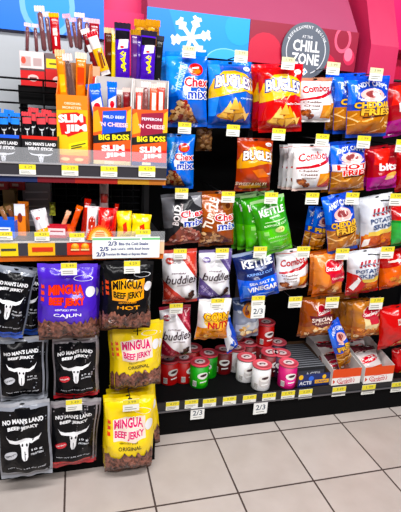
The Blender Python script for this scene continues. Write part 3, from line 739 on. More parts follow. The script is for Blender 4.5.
# jerky pouches
YJ = -.12
def J(style, label, top, bot, w, Y=YJ, depth=.03, yaw=0, behind=(), short=None, lean=0): return bag(style, label, top, bot, w, Y, depth, yaw, lean, behind, 'jerky_pouch', 'jerky pouch', None, short, 1.0)
J(s_nmblue, 'black beef jerky pouch with blue edge, tilted at the picture edge', (16, 268), (3, 335), 43, YJ, behind=[(15, -4, 16, -3, .05)], short='blue edged black jerky pouch')
J(s_nmgrey, 'black beef jerky pouch with grey trim below the blue edged pouch', (21, 337), (23, 398), 47, YJ + .01, behind=[(5, -4, 4, -1, .04)], short='grey trimmed black jerky pouch')
J(s_nmred, 'black beef jerky pouch with red band directly below the purple pouch', (75, 336), (76, 397), 46, YJ + .01, behind=[(2, -4, 2, -2, .04)], short='red banded black jerky pouch, upper')
J(s_nmgrey, 'large black beef jerky pouch with grey trim nearest the floor', (22, 402), (27.5, 475), 55, YJ - .04, .035, 0, behind=[(-2, -5, -1, -4, .045)], short='large grey trimmed black jerky pouch')
J(s_nmred, 'black beef jerky pouch with red band nearest the floor', (74.5, 399), (71, 465), 48, YJ - .01, .03, 4, behind=[(4, 2, 3, -2, .04)], short='red banded black jerky pouch, lower')
J(s_mingpurple, 'purple beef jerky pouch with orange lettering', (68, 264), (67.5, 338), 61, YJ - .02, .04, 0, behind=[(4, 1, 5, -1, .05)], short='purple jerky pouch')
J(s_mingblack, 'black beef jerky pouch with yellow lettering patch', (129, 261), (126, 329), 51, YJ - .03, .04, 2, behind=[(-4, 1, -4, 0, .05)], short='black jerky pouch with yellow patch')
J(s_mingyellow, 'yellow beef jerky pouch below the black hot pouch', (136, 321), (138, 387), 48, YJ + .02, .04, 2, behind=[(-5, -2, -5, -1, .05), (6, -4, 1, -4, .09)], short='yellow jerky pouch below the black pouch')
J(s_mingyellow, 'yellow beef jerky pouch hanging lowest above the floor', (130, 397), (128, 467), 50, YJ, .04, 0, behind=[(-2, -6, -2, -5, .05), (0, -11, 4, -14, .1), (3, -8, 11, -22, .15)], short='lowest yellow jerky pouch')

# ------------------------------------------------------------------ pegs and price tags
TAGY = mat('#eadb5e', 'card'); TAGW = mat('#f0f0ea', 'card'); INK = '#3a3a34'
def tag_mesh(w, h, price, ratio=.48, yel='#eadb5e'):
    d = Design(w / 2 / h); d.rect(yel, -1, 1 - ratio, 1, 1)
    d.text('#6a6448', price, .1, 1 - ratio / 2, .5, ratio * .5, off=0)
    r = random.Random(len(price) + int(w * 1e5))
    for k in range(2): d.line('#8a8a84', [(-.8, .34 - .17 * k), (r.uniform(.2, .8), .34 - .17 * k)], .06)
    mb = MB(); mb.box((0, .001, h / 2), (w, .002, h), TAGW)
    emit(mb, d, lambda u, v, o: Vector((u * w / 2, -o, v * h)), [], [], (-1, 1, 0, 1), .0003, .00005, 'card', False)
    return mb.mesh('price_tag')
PR = ['2.29', '3.99', '4.29', '1.99', '3.49']
def peg(px, py, Y, yback, label, wpx=13, hpx=10.5, notag=False, white=False, zoff=0):
    c = unY(px, py, Y); w = wid(px, py, wpx, Y); h = w * hpx / wpx
    root = empty('peg_hook', (c.x, Y, c.z)); q = MB()
    q.tube([(0, yback - Y, .012), (0, .012, 0.004), (0, .003, .006)], .0022, mat('#3c3c40', 'metal'), 6); q.build('rod', root)
    if notag:
        q = MB(); q.tube([(-.014, 0, 0), (.014, 0, 0)], .002, BLK, 6); q.tube([(0, 0, -.016), (0, 0, .016)], .002, BLK, 6); q.build('peg_end', root)
    else:
        me = tag_mesh(w, h, PR[int(px) % 5], .42, '#e2dcb4' if py < 80 else '#eadb5e'); link('price_tag', me, root, Matrix.Translation((0, -.002, -h / 2)))
    tag(root, label, 'peg hook', 'pegs with price tags')
    return root
YP = YF - .065
for px, py, t in [
    (189, 52, 'blue snack mix bag under the snowflake sign'), (241, 56.5, 'blue horn corn snack bag'), (288, 63.5, 'bright red horn corn snack bag'), (333, 68.5, 'dark red sign, nearest the pale pretzel bag'), (376, 74.5, 'top cheese fries bag'),
    (184.5, 128, 'smaller blue snack mix bag'), (233, 130.5, 'dark gap below the blue horn snacks'), (278.5, 134.5, 'rust orange corn snack bag, just below the bright red bag'), (322, 140, 'fanned pretzel bags'), (363.5, 142, 'hot fries bag'), (402, 146, 'plain red bag at the picture edge'),
    (181.5, 193.5, 'black and grey snack mix bag'), (228, 197, 'brown turtle snack mix bag'), (271, 198, 'lime green chip bag'), (312, 198.5, 'slim blue fries bags'), (352, 198.5, 'third row cheese fries bag'), (396, 199.5, 'green bag with red top'),
    (180, 254, 'dessert mix bag with orange red corners'), (222, 253.5, 'dessert mix bag with purple corners'), (260, 252, 'navy vinegar chip bag'), (303, 252, 'pretzel bag beside the navy chips'), (342, 254, 'tan orange rye snack bag'), (387, 252.5, 'red and orange bag'),
    (176, 308.5, 'lowest dessert mix bag'), (217.5, 303.5, 'toasted corn bag'), (258, 301, 'dark gap beside the round picture bag'), (295, 302, 'brown special request bag, facing the dark gap'), (332, 302.5, 'special request bag, at its tan neighbour'), (376, 303.5, 'front tan rye snack bag')]:
    peg(px, py, YP, BKR, 'price tag peg at the ' + t)
for px, py, y, t in [(69, 269, YJ - .06, 'purple jerky pouch'), (132, 267, YJ - .065, 'black hot jerky pouch'), (74, 405, YJ - .045, 'lower red banded jerky pouch'), (131, 405, YJ - .04, 'lowest yellow jerky pouch')]:
    peg(px, py, y, .27, 'price tag peg at the ' + t, 16, 13)
peg(137.5, 331, YJ - .01, .27, 'bare cross ended peg on the upper yellow jerky pouch', notag=True)
def rail_tag(px, py, Y, label, wpx, hpx, group, price, big=None, ratio=.5):
    c = unY(px, py, Y); w = wid(px, py, wpx, Y); h = w * hpx / wpx
    if big:
        d = Design(w / 2 / h); d.text('#3b4a5c', big, 0, .56, .7, .42, off=.01); d.line('#8a8a84', [(-.6, .18), (.6, .18)], .05)
        mb = MB(); mb.box((0, .001, h / 2), (w, .002, h), mat('#f3f4f2', 'card')); emit(mb, d, lambda u, v, o: Vector((u * w / 2, -o, v * h)), [], [], (-1, 1, 0, 1), .0003, .00005, 'card', False); me = mb.mesh('price_tag')
    else: me = tag_mesh(w, h, price, ratio)
    o = link('price_tag', me, None, Matrix.Translation((c.x, Y, c.z - h / 2))); tag(o, label, 'price tag', group); return o
for px, py, t in [(172.5, 406, 'below the red cans, first from the jerky'), (191.5, 404, 'below the front green can'), (209.5, 403, 'between the green and dark red cans'), (229.5, 401, 'just before the white cans'), (249.5, 399.5, 'below the front white can, towards the green one'), (269, 397.5, 'between the front white can and the pink can'), (288, 395.5, 'below the pink can'), (305.5, 394, 'below the navy bar tray'), (339, 391.5, 'below the tray holding the leaning blue bag'), (368.5, 389.5, 'below the last white and orange tray'), (398, 387, 'at the picture edge past the trays')]:
    rail_tag(px, py, .0555, 'deck rail price tag ' + t, 13, 9, 'price tags on the deck rail', PR[int(px) % 5])
for px, py, Y, t in [(197.5, 413.5, .054, 'below the green can'), (260.5, 408, .054, 'below the front white can'), (258, 312, YP - .003, 'under a peg tag above the stacked red can')]:
    rail_tag(px, py, Y, 'white tag with big numerals hanging ' + t, 13.5, 12.5, 'white multi buy tags', '', '2/3')

# ------------------------------------------------------------------ deck: cans and trays
def can_mesh(style):
    body, lab, lab2, lid = style; r, h = .0415, .109; n = 28
    mb = MB(); prof = [(r * .96, 0), (r, .003), (r, h)]
    def cyl(prof, m, mb, cap=True):
        vs = [(p * math.cos(t), p * math.sin(t), z) for p, z in prof for t in [2 * math.pi * k / n for k in range(n)]]
        fs = [(j * n + k, j * n + (k + 1) % n, (j + 1) * n + (k + 1) % n, (j + 1) * n + k) for j in range(len(prof) - 1) for k in range(n)]
        if cap: fs += [tuple(range(n))[::-1], tuple(range((len(prof) - 1) * n, len(prof) * n))]
        mb.add(vs, fs, m, False if len(prof) < 2 else True)
    cyl(prof, mat(body, 'card'), mb)
    d = Design(math.pi * r / h)
    d.ell(lab2, .0, .4, .2, .25); d.ell('#f4f2f0', -.0, .58, .2, .15); d.ell('#3a1a20', .02, .6, .13, .06, rot=8)
    d.rect('#f2efec', -.36, .1, -.22, .35)
    for k in range(5): d.line('#2a2a2c', [(-.35 + .028 * k, .12), (-.35 + .028 * k, .32)], .014)
    d.rect(lab, .26, .15, .46, .75); d.line('#ffffff', [(-.1, .3), (.14, .32)], .05)
    mp = lambda u, v, o: Vector(((r + o) * math.sin(u * math.pi), -(r + o) * math.cos(u * math.pi), v * h))
    emit(mb, d, mp, [-1 + 2 * k / n for k in range(1, n)], [], (-.99, .99, .02, .98), .0005, .00012, 'card')
    rim = MB(); cyl([(r * 1.01, h - .004), (r * 1.05, h - .002), (r * 1.05, h + .002), (r * 1.01, h + .004), (r * .99, h + .004)], mat('#b9bbc0', 'metal'), rim, False)
    li = MB(); cyl([(r * 1.06, h - .001), (r * 1.08, h + .002), (r * 1.07, h + .006), (r * .93, h + .0075), (r * .9, h + .005), (.001, h + .005)], mat(lid, 'card'), li)
    dl = Design(.5); dl.ell('#f1d7d8', 0, .5, .6, .26); dl.ell('#4a2026', 0, .5, .36, .11); dl.ell('#f6eeee', 0, .46, .2, .05)
    ll = MB(); emit(ll, dl, lambda u, v, o: Vector((u * r, (v - .5) * 2 * r, h + .0055 + o)), [], [], (-1, 1, 0, 1), .0003, .0001, 'card', False)
    return mb.mesh('can_body'), rim.mesh('metal_rim'), li.mesh('lid'), ll.mesh('lid_print')
RED, GRN, WHT, PNK, PUR, MAR = ('#c0161e', '#e0452a', '#a51018', '#d8545e'), ('#2f9a26', '#1f7d1c', '#4cb83a', '#d8525e'), ('#e9e8ea', '#d9d6d4', '#d0cccb', '#d8606a'), ('#c2206e', '#e2519a', '#e64a9c', '#d85a6a'), ('#3a1b38', '#5a2a58', '#2a1228', '#d8606c'), ('#6e0d18', '#8c1420', '#52080f', '#c9505c')
CM = {}
def can(st, px, py, label, grp, rz=0, z=DZ, P=None):
    if st not in CM: CM[st] = can_mesh(st)
    p = P or unZ(px, py, z); r = empty('snack_can', Matrix.Translation(p) @ Matrix.Rotation(math.radians(rz), 4, 'Z'))
    for nme, me in zip(('can_body', 'metal_rim', 'lid'), CM[st]): lo = link(nme, me, r)
    link('lid_print', CM[st][3], lo)
    tag(r, label, 'snack can', grp); return r
RC, WC = 'red crisp cans', 'white crisp cans'
can(RED, 168.5, 381, 'short red can beside the yellow jerky pouch', RC, 20)
can(RED, 183, 379.5, 'short red can between another red can and the green can', RC, 40)
can(GRN, 198.5, 384, 'green can with pink lid at the front', 'green crisp cans', 10)
can(GRN, 207.5, 374.5, 'green can with pink lid behind the front green can', 'green crisp cans', -30)
can(MAR, 222.5, 370.5, 'dark maroon can between green and white cans', 'maroon crisp cans', -10)
can(RED, 175, 370, 'red can behind the two front red cans', RC, 0)
can(RED, 191.5, 368.5, 'red can behind the front green can, under the dessert mix bag', RC, -20)
can(WHT, 234.5, 368.5, 'white can with pink lid nearest the maroon can', WC, 15)
can(WHT, 244.5, 378.5, 'white can with pink lid in the middle of the front white cans', WC, 5)
can(WHT, 260, 386.5, 'front white can with pink lid', WC, 0)
can(PNK, 286, 384.5, 'bright pink can with pink lid beside the navy tray', 'pink crisp cans', 0)
can(PUR, 279, 374, 'dark purple can directly behind the bright pink can', 'purple crisp cans', -20)
can(MAR, 268, 373, 'maroon can behind the front white can, beside the dark purple one', 'maroon crisp cans', 25)
can(MAR, 247, 363, 'maroon can behind the middle white can', 'maroon crisp cans', 20)
sb = can(MAR, 261.5, 364, 'maroon can carrying the stacked red can', 'maroon crisp cans', -10)
can(PUR, 275.5, 362, 'dark purple can at the back beside the can stack', 'purple crisp cans', 30)
can(RED, 236, 359.5, 'red can at the back left of the can cluster', RC, 30)
pp = sb.matrix_world.translation + Vector((0, -.004, .1172))
can(RED, 0, 0, 'red can stacked on top of another can', RC, 10, P=pp)

def tray(name, px0, px1, py, dep, fh, bh, cols, design, label, cat, notch=True, yaw=0):
    """open carton: low printed front, sides rising to a tall back"""
    a = unZ(px0, py, DZ); b = unZ(px1, py, DZ); w = b.x - a.x; c = (a + b) / 2
    r = empty(name, Matrix.Translation((c.x, a.y, DZ)) @ Matrix.Rotation(math.radians(yaw), 4, 'Z')); front, side, inner = cols; t = .002
    d = Design(w / 2 / fh); design(d)
    shape = [(-1, 0), (1, 0), (1, 1), (.82, 1), (.6, .62), (-.6, .62), (-.82, 1), (-1, 1)] if notch else None
    panel('front_panel', w, fh, t, front, d, 'card', r, None, shape)
    for s in (-1, 1):
        q = MB(); x = s * (w / 2 - t / 2); n = 4; prof = [(t, 0), (dep, 0), (dep, bh), (dep * .75, bh), (t, fh)]
        prism(prof, x - t / 2, x + t / 2, mat(side, 'card'), q).build('side_panel', r)
    MB().box2((-w / 2, dep, 0), (w / 2, dep + t, bh), mat(inner, 'card')).build('back_panel', r)
    MB().box2((-w / 2 + t, t, 0), (w / 2 - t, dep, t), mat(inner, 'card')).build('base_panel', r)
    tag(r, label, cat, 'display trays on the deck'); return r, w
def d_navy(d):
    d.rect('#f2b62e', .05, .2, .95, .5); d.text('#2a3a78', 'CRISPY', .5, .34, .36, .16); d.text('#e9ecf6', 'ACTII', -.55, .3, .38, .3, off=.03); d.ell('#3a6ad8', -.2, .65, .16, .2); d.ell('#f0c040', -.85, .8, .14, .2); d.ell('#f0c040', .62, .72, .12, .18)
tr, tw = tray('display_tray', 297.5, 332, 387.5, .27, .062, .09, ('#1d2a62', '#5d4634', '#6b513c'), d_navy, 'navy display tray of stacked dark bars beside the pink can', 'display tray', False)
for k in range(12):
    mb = MB(); w_, h_, t_ = tw - .012, .078, .011
    mb.box((0, 0, h_ / 2), (w_, t_, h_), mat('#17171b', 'card')); dd = Design(w_ / 2 / h_); dd.rect('#8a8c92', -1, .965, 1, 1)
    dd.rect('#31323c', -.9, .2, .9, .75); dd.text('#a9aab4', 'KETTLE' if False else 'ACTII', .1, .5, .5, .3, off=.02)
    emit(mb, dd, lambda u, v, o: Vector((u * w_ / 2, -t_ / 2 - o, v * h_)), [], [], (-1, 1, 0, 1), .0004, .00006, 'card', False)
    mb.box((0, 0, h_ + .001), (w_ * .98, t_ * .35, .002), mat('#4c4e55', 'card'))
    o = mb.build('snack_bar'); M = tr.matrix_world @ Matrix.Translation((0, .022 + .0195 * k, .003)) @ Matrix.Rotation(math.radians(-20), 4, 'X'); o.matrix_world = M
    tag(o, 'dark flat pack in the navy tray, %s' % ('foremost', 'second from the front', 'third from the front', 'fourth from the front', 'fifth from the front', 'sixth from the front', 'sixth from the back', 'fifth from the back', 'fourth from the back', 'third from the back', 'second from the back', 'rearmost')[k], 'snack pack', 'dark packs in the navy tray')
def d_orange(d):
    d.rect('#d9552a', -1, .48, 1, 1); d.rect('#f1edea', -1, 0, 1, .48); d.text('#c02a3a', "Gardetto's", .05, .26, .56, .3, shear=.2, rot=3, off=.015); d.ring('#c02a3a', -.1, .28, .55, .2, .9, a0=20, a1=300); d.poly('#c84a2c', [(-.92, .12), (-.75, .25), (-.92, .4)])
trays = []
for k, (a, b, lb) in enumerate([(331, 362.5, 'white and orange tray holding the leaning blue fries bag'), (363, 395.5, 'white and orange tray beside the red bag at the picture edge')]):
    t, w = tray('display_tray', a, b, 386.5 - 2.5 * k, .27, .086, .13, ('#f1edea', '#e6e4e2', '#dcd9d6'), d_orange, lb, 'display tray'); trays.append((t, w))
for ti, (t, w) in enumerate(trays):
    for k in range(4):
        st = (s_darkmini, s_gardmini)[(k + ti) % 2]; BAGN[0] += 1
        sw, sh = w - .012, .125; dd = Design(sw / 2 / sh); base, ts, bs = st(dd)
        body, tsm, bsm, S = bag_mesh(sw, sh, .03, base, dd, BAGN[0] * 1.3, nu=10, nv=12)
        M = t.matrix_world @ Matrix.Translation((0, .045 + .05 * k, .004 + .004 * k)) @ Matrix.Rotation(math.radians(-38 - 4 * k), 4, 'X') @ Matrix.Rotation(math.radians((-6, 5, -3, 4)[k]), 4, 'Y')
        r = empty('snack_packet', M); link('film_body', body, r); hang_hole(S, link('top_seal', tsm(ts), r)); link('bottom_seal', bsm(bs), r)
        tag(r, '%s rye packet %s in the tray %s' % (('dark brown', 'white and rust')[(k + ti) % 2], ('foremost', 'second', 'third', 'rearmost')[k], ('with the leaning blue bag', 'next to the red bag')[ti]), 'snack packet', 'rye snack packets in the trays')
bag(s_cappsmall, 'narrow blue and orange fries bag leaning upright in the tray', (331, 322), (346, 366), 16, .11, .035, 20, .0)
bag(s_red, 'red bag standing on the deck at the picture edge', (400, 347), (400, 376), 16, .14, .04, 0)

# ------------------------------------------------------------------ jerky unit: shelves and their goods
def shelf(z, y0, y1, label, x1=XL1):
    r = empty('shelf', (-.5, 0, z)); I = Matrix.Translation((.5, 0, -z))
    MB().box2((XL0, y0 + .004, z - .012), (x1, y1, z), DRK).build('shelf_board', r, I)
    tag(r, label, 'shelf', 'shelves of the jerky unit'); return r, I
ZU = 1.142; YU = -.11
r, I = shelf(ZU, YU, .236, 'upper black shelf carrying the meat stick boxes')
q = MB().box2((XL0, YU - .003, ZU - .034), (XL1, YU + .004, ZU + .002), RAIL); q.box2((XL0, YU - .006, ZU - .037), (XL1, YU + .004, ZU - .033), mat('#c9c7cc', 'metal')); q.box2((XL0, YU - .006, ZU), (XL1, YU + .004, ZU + .004), mat('#c9c7cc', 'metal')); q.build('price_rail', r, I)
q = MB()
for a, b, c in ((XL0, -.36, '#22356e'), (-.36, -.25, '#8e2430'), (-.25, -.12, '#c63a34'), (-.12, -.02, '#e8b052'), (-.02, XL1, '#dd8a4a')): q.box2((a, YU + .006, ZU - .055), (b, YU + .010, ZU - .038), mat(c, 'card'))
q.build('lower_strip', r, I)
MB().box2((XL0, YU - .004, ZU + .004), (XL1, YU - .002, ZU + .047), mat('#e8ebf0', 'clear')).build('plastic_fence', r, I)
for px, py, t in [(27.5, 169.5, 'the red edged stick box'), (70, 170.5, 'the tall orange box'), (109, 171.5, 'the blue panelled stick box'), (147, 171.5, 'the maroon panelled stick box')]:
    rail_tag(px, py, YU - .008, 'yellow and white price tag below ' + t, 16.5, 10.5, 'price tags on the upper rail', PR[int(px) % 5])
ZM = .909; YM = -.115
r, I = shelf(ZM, YM, .236, 'lower black shelf carrying small sticks and packets')
q = MB().box2((XL0, YM - .003, ZM - .05), (XL1, YM + .004, ZM - .004), mat('#d9d2c8', 'card'))
q.box2((XL0, YM + .006, ZM - .07), (XL1, YM + .012, ZM - .05), mat('#f0803a', 'card')); q.build('price_rail', r, I)
q = MB()
xs = lambda p: unY(p, 246, YM - .004).x
for a, b, c in ((-60, -30, '#e9c437'), (-28, -5, '#2e2c30'), (0, 18, '#ecd04a'), (18, 28, '#33313a'), (28, 55, '#e9b83c'), (55, 67, '#2e2c30'), (67, 92, '#d4402e'), (92, 164, '#e9c9a8')): q.box2((xs(a), YM - .006, ZM - .049), (xs(b), YM - .004, ZM - .008), mat(c, 'card'))
q.box2((xs(32), YM - .0075, ZM - .036), (xs(53), YM - .006, ZM - .022), mat('#c8402c', 'card')); q.box2((xs(1), YM - .0075, ZM - .032), (xs(16), YM - .006, ZM - .025), mat('#3a3a3c', 'card'))
for cx in (75, 85):
    q.tube([(xs(cx), YM - .009, ZM - .022), (xs(cx), YM - .006, ZM - .022)], .012, mat('#f2a24a', 'card'), 12); q.box2((xs(cx) - .013, YM - .0095, ZM - .033), (xs(cx) + .013, YM - .006, ZM - .029), mat('#f6d9a0', 'card'))
q.build('label_strip', r, I)
MB().box2((XL0, YM - .008, ZM - .008), (XL1, YM - .006, ZM + .028), mat('#e8ebf0', 'clear')).build('plastic_fence', r, I)
for px, py, t in [(5, 236, 'below the blue fronted packet box'), (42, 236.5, 'below the white card packet'), (77, 237.5, 'beside the sunburst card, towards the white packet'), (104, 236, 'partly over the sunburst card'), (143, 234.5, 'below the yellow packets')]:
    rail_tag(px, py, YM - .0095, 'price tag on the lower plastic fence ' + t, 15, 9.5, 'price tags on the lower fence', PR[int(px) % 5])
# wire back grid
q = MB()
for k in range(7): q.tube([(XL0, .222, .945 + .026 * k), (XL1 - .04, .222, .945 + .026 * k)], .0022, mat('#2a2a2e', 'metal'), 5)
for k in range(16): q.tube([(-.62 + .042 * k, .226, .93), (-.62 + .042 * k, .226, 1.12)], .0025, mat('#2a2a2e', 'metal'), 5)
o = q.build('wire_grid'); tag(o, 'dark wire grid at the back of the lower shelf', 'wire grid')
# wire fence on the upper shelf
q = MB(); z0 = unY(0, 77, .02).z; x1 = unY(58, 80, .02).x
for k in range(6): q.tube([(XL0, .02, z0 - .036 * k), (x1, .02, z0 - .036 * k)], .003, BLK, 6)
for x in (-.62, unY(43.5, 90, .02).x, x1): q.tube([(x, .022, z0), (x, .022, ZU)], .003, BLK, 6)
o = q.build('wire_fence'); tag(o, 'black wire fence in front of the red stick boxes', 'wire fence')
# black riser tray under the red boxes
P0 = unY(18, 86, .035); P1 = unY(60, 86, .035)
ZR = P0.z
q = MB().box2((P0.x, .04, ZR - .012), (XL1 - .03, .24, ZR), BLK); q.box2((P0.x, .036, ZR - .05), (XL1 - .03, .04, ZR + .004), BLK)
for x in (P0.x + .005, XL1 - .035): q.box2((x - .004, .05, ZU), (x + .004, .23, ZR - .012), BLK)
for k in range(3): q.tube([(P0.x, .034, ZR - .065 - .02 * k), (XL1 - .03, .034, ZR - .065 - .02 * k)], .0025, BLK, 6)
o = q.build('riser'); tag(o, 'black riser tray raising the back row of stick boxes', 'riser')

def carton(px, pyb, wpx, Y, z, fh, bh, dep, front, side, inner, fn, label, yaw=18, name='display_carton', shape=None, fc=None, bw=1.0):
    c = unY(px, pyb, Y); w = wid(px, pyb, wpx, Y); r = empty(name, Matrix.Translation((c.x, Y, z)) @ Matrix.Rotation(math.radians(-yaw), 4, 'Z')); t = .002
    d = Design(w / 2 / fh); fn(d)
    panel('front_panel', w, fh, t, front, d, 'card', r, None, shape)
    for s in (-1, 1):
        x = s * (w / 2 - t / 2); prism([(t, 0), (dep, 0), (dep, bh), (dep * .6, bh * .97), (t, fh)], x - t / 2, x + t / 2, mat(side, 'card')).build('side_panel', r)
    MB().box2((-w / 2 * bw, dep, 0), (w / 2 * bw, dep + t, bh), mat(inner, 'card')).build('back_panel', r)
    MB().box2((-w / 2 + t, t, 0), (w / 2 - t, dep, t), mat(inner, 'card')).build('base_panel', r)
    tag(r, label, 'display carton', 'cartons of meat sticks'); r['w'] = w; return r
zf = lambda a, b, Y, px: unY(px, a, Y).z - unY(px, b, Y).z
def d_slim(d):
    d.poly('#f08a24', [(-1, .78), (1, .8), (1, 1), (-1, 1)]); d.text('#fbe6c8', 'ORIGINAL', .05, .88, .55, .035); d.text('#fbe6c8', 'MONSTER', 0, .82, .6, .035)
    d.poly('#f5c63a', [(-1, .12), (1, .2), (1, .55), (-1, .45)])
    d.poly('#d8232c', [(-.72, .42), (-.4, .42), (-.3, .39), (.9, .5), (.88, .7), (.3, .76), (-.7, .73), (-.85, .62)])
    d.text('#ffffff', 'SLIM', -.1, .665, .8, .12, rot=4, off=.05, out='#a5141c', ow=.03); d.text('#ffffff', 'JIM', .22, .515, .72, .13, rot=4, off=.05, out='#a5141c', ow=.03)
    d.poly('#f4e431', [(-.25, .2), (.95, .27), (.95, .36), (-.25, .29)]); d.line('#4a4a1c', [(-.1, .25), (.85, .31)], .02); d.line('#4a4a1c', [(-.1, .22), (.6, .26)], .02)
    d.rect('#e5741e', -1, 0, 1, .12); d.ell('#f9e0a0', -.5, .06, .3, .025); d.ell('#f9e0a0', .4, .06, .3, .025)
fh = zf(96, 164, YU + .03, 72)
slim = carton(73, 160, 31, YU + .03, ZU + .003, fh, fh * 1.5, .09, '#f0b634', '#ee8326', '#8a5a34', d_slim, 'tall orange and yellow carton of long meat sticks', 12)
def d_boss(c1, flav, seed):
    def f(d):
        d.poly('#e8622a', [(-1, 0), (1, 0), (1, 1), (-1, 1)]); d.poly('#f4a83a', [(-1, .55), (-.5, .6), (-.75, .95), (-1, .9)]); d.poly('#f4b84a', [(.7, .6), (1, .55), (1, 1), (.8, .95)]); d.poly('#e03a26', [(-1, 0), (1, 0), (1, .3), (-1, .24)])
        d.poly(c1, [(-.55, .42), (.75, .46), (.75, .97), (-.5, .93)]); d.text('#e9f0ff', flav, .1, .84, .56, .05); d.text('#f6d9dd', "'N CHEESE", .1, .71, .74, .075, off=.03, out='#c23a4a', ow=.012)
        d.poly('#0d0d10', [(-1, .36), (1, .46), (1, .62), (-1, .5)]); d.text('#f4e43a', 'BIG BOSS', .1, .49, .82, .1, rot=3, off=.04)
        d.poly('#d8232c', [(-.45, .1), (.55, .16), (.6, .36), (-.5, .32)]); d.text('#ffffff', 'SLIM', .05, .3, .62, .11, rot=4, off=.05); d.text('#ffffff', 'JIM', .15, .17, .55, .1, rot=4, off=.05)
        d.rect('#2f3c78' if seed else '#e9d9a8', -1, 0, 1, .07); d.rect('#f4ead0', -.4, .01, .1, .06)
    return f
fh2 = zf(107, 164, YU + .03, 112)
b1 = carton(112, 162, 37, YU + .03, ZU + .003, fh2, fh2 * 1.55, .07, '#e8622a', '#e9e4e0', '#b9b4b2', d_boss('#1d4fc4', 'MILD BEEF', 0), 'orange carton with blue panel holding beef and cheese sticks', 12, shape=[(-1, 0), (1, 0), (1, 1.04), (.2, .98), (-.6, .9), (-1, .88)])
b2 = carton(149, 162, 34, YU + .028, ZU + .003, fh2, fh2 * 1.55, .07, '#e8622a', '#e9e4e0', '#b9b4b2', d_boss('#8e1838', 'PEPPERONI', 1), 'orange carton with maroon panel holding pepperoni and cheese sticks', 10, shape=[(-1, 0), (1, 0), (1, 1.04), (.2, .98), (-.6, .88), (-1, .86)])
def d_stickbox(c):
    def f(d):
        d.rect(c, -1, .88, 1, 1); d.text('#f2f2f4', "NO MAN'S LAND", .05, .7, .86, .13, off=.04); d.text('#f2f2f4', 'MEAT STICK', .05, .52, .7, .12, off=.04); d.skull('#eceef2', .05, .2, .7, .2)
    return f
fb = zf(136, 162, YU + .03, 40)
k1 = carton(40.5, 162, 36, YU + .02, ZU + .003, fb, fb * 1.1, .1, '#101014', '#17171a', '#17171a', d_stickbox('#d8382e'), 'black carton with red edge holding small meat sticks', 10)
k2 = carton(3, 162, 36, YU + .02, ZU + .003, fb, fb * 1.1, .1, '#101014', '#17171a', '#17171a', d_stickbox('#2f5fe0'), 'black carton with blue edge holding small meat sticks', 10)

def stick(top, bot, wpx, Y, wrap, meat, label, grp, end=None, print_=None, name='meat_stick', clear=True, ty=0):
    M, w, h = frame(top, bot, wpx, Y, -ty); r = empty(name, M); n = 5
    if clear:
        q = MB(); q.tube([(0, 0, h * .06), (0, 0, h * .1), (0, 0, h * .84), (0, 0, h * .88)], [w * .12, w * .3, w * .3, w * .12], mat(meat, 'film'), 10); o = q.build('stick', r)
    q = MB(); m1 = mat(wrap, 'thinfilm' if clear else 'film'); pts = []; fs = []; T = w * (.36 if clear else .22)
    zs = [0, .05, .1, .3, .5, .7, .86, .9]; N = 12
    for z in zs:
        k = {0: .1, .05: .25, .9: .1}.get(z, 1)
        for i in range(N): a = 2 * math.pi * i / N; pts.append((w / 2 * math.cos(a), T * k * math.sin(a), z * h))
    fs = [(j * N + i, j * N + (i + 1) % N, (j + 1) * N + (i + 1) % N, (j + 1) * N + i) for j in range(len(zs) - 1) for i in range(N)]
    q.add(pts, fs, m1, True)
    if print_:
        dd = Design(w / 2 / h); print_(dd)
        emit(q, dd, lambda u, v, o: Vector((u * w / 2, -T * math.sqrt(max(0, 1 - u * u)) - o, v * h)), [-.8, -.5, 0, .5, .8], [], (-.96, .96, .1, .86), .0006, .0001)
    q.build('wrapper', r)
    q = MB(); e = end or '#efe3e4'; z = []
    for j, zz in enumerate((.89, .95, 1.0)):
        for i in range(9): z.append((w * .56 * (-1 + i / 4), .0012 * (1 if i % 2 else -1), h * (zz + (.012 if j == 2 and i % 2 else 0))))
    q.add(z, [(j * 9 + i, j * 9 + i + 1, (j + 1) * 9 + i + 1, (j + 1) * 9 + i) for j in range(2) for i in range(8)], mat(e, 'film')); q.build('crimped_end', r)
    tag(r, label, 'meat stick', grp); return r
SK = 'long meat sticks in the back row'
for top, bot, w, m, e, t in [((27.5, 23), (27, 54), 6, '#5e0f18', '#f1d7dd', 'clear wrapped brown stick, first from the white wall'), ((35, 24), (37, 54), 6, '#5e0f18', '#f1d7dd', 'clear wrapped brown stick, second from the white wall'), ((39, 6), (45, 54), 9, '#5e0f18', '#f4e9d8', 'tallest clear wrapped brown stick with a cream end'), ((46, 12), (51, 54), 7, '#5e0f18', '#f4e0e0', 'clear wrapped brown stick beside the tallest one'),
                             ((66, 14), (72, 50), 7, '#5e0f18', '#f2b8cc', 'clear wrapped brown stick with a pink end above the tall orange carton'), ((72.5, 18), (77, 50), 6, '#5e0f18', '#f4c4d4', 'thin brown stick behind the tall orange carton'), ((79.5, 13), (80, 52), 9, '#5e0f18', '#f3e3ea', 'pair wide clear wrapped brown stick with a white end'), ((87, 18), (86, 55), 7, '#5e0f18', '#e8d2da', 'brown stick between the white ended stick and the red one')]:
    stick(top, bot, w, .11, '#f4dfe4', m, t, SK, e)
def d_redst(d): d.rect('#f0d9d4', -.5, .45, .5, .62); d.line('#ffffff', [(0, .2), (0, .42)], .05)
stick((53.5, 13), (57, 54), 9, .1, '#b5242c', '#5a1a1e', 'red wrapped stick with a yellow end', SK, '#f0b83a', d_redst, clear=False)
stick((94, 19), (95, 62), 10, .1, '#8e1c28', '#5a1a1e', 'dark red wrapped stick with a white badge near the pink wall', SK, '#e8c4cc', lambda d: d.ell('#f2eef0', 0, .66, .7, .09), clear=False)
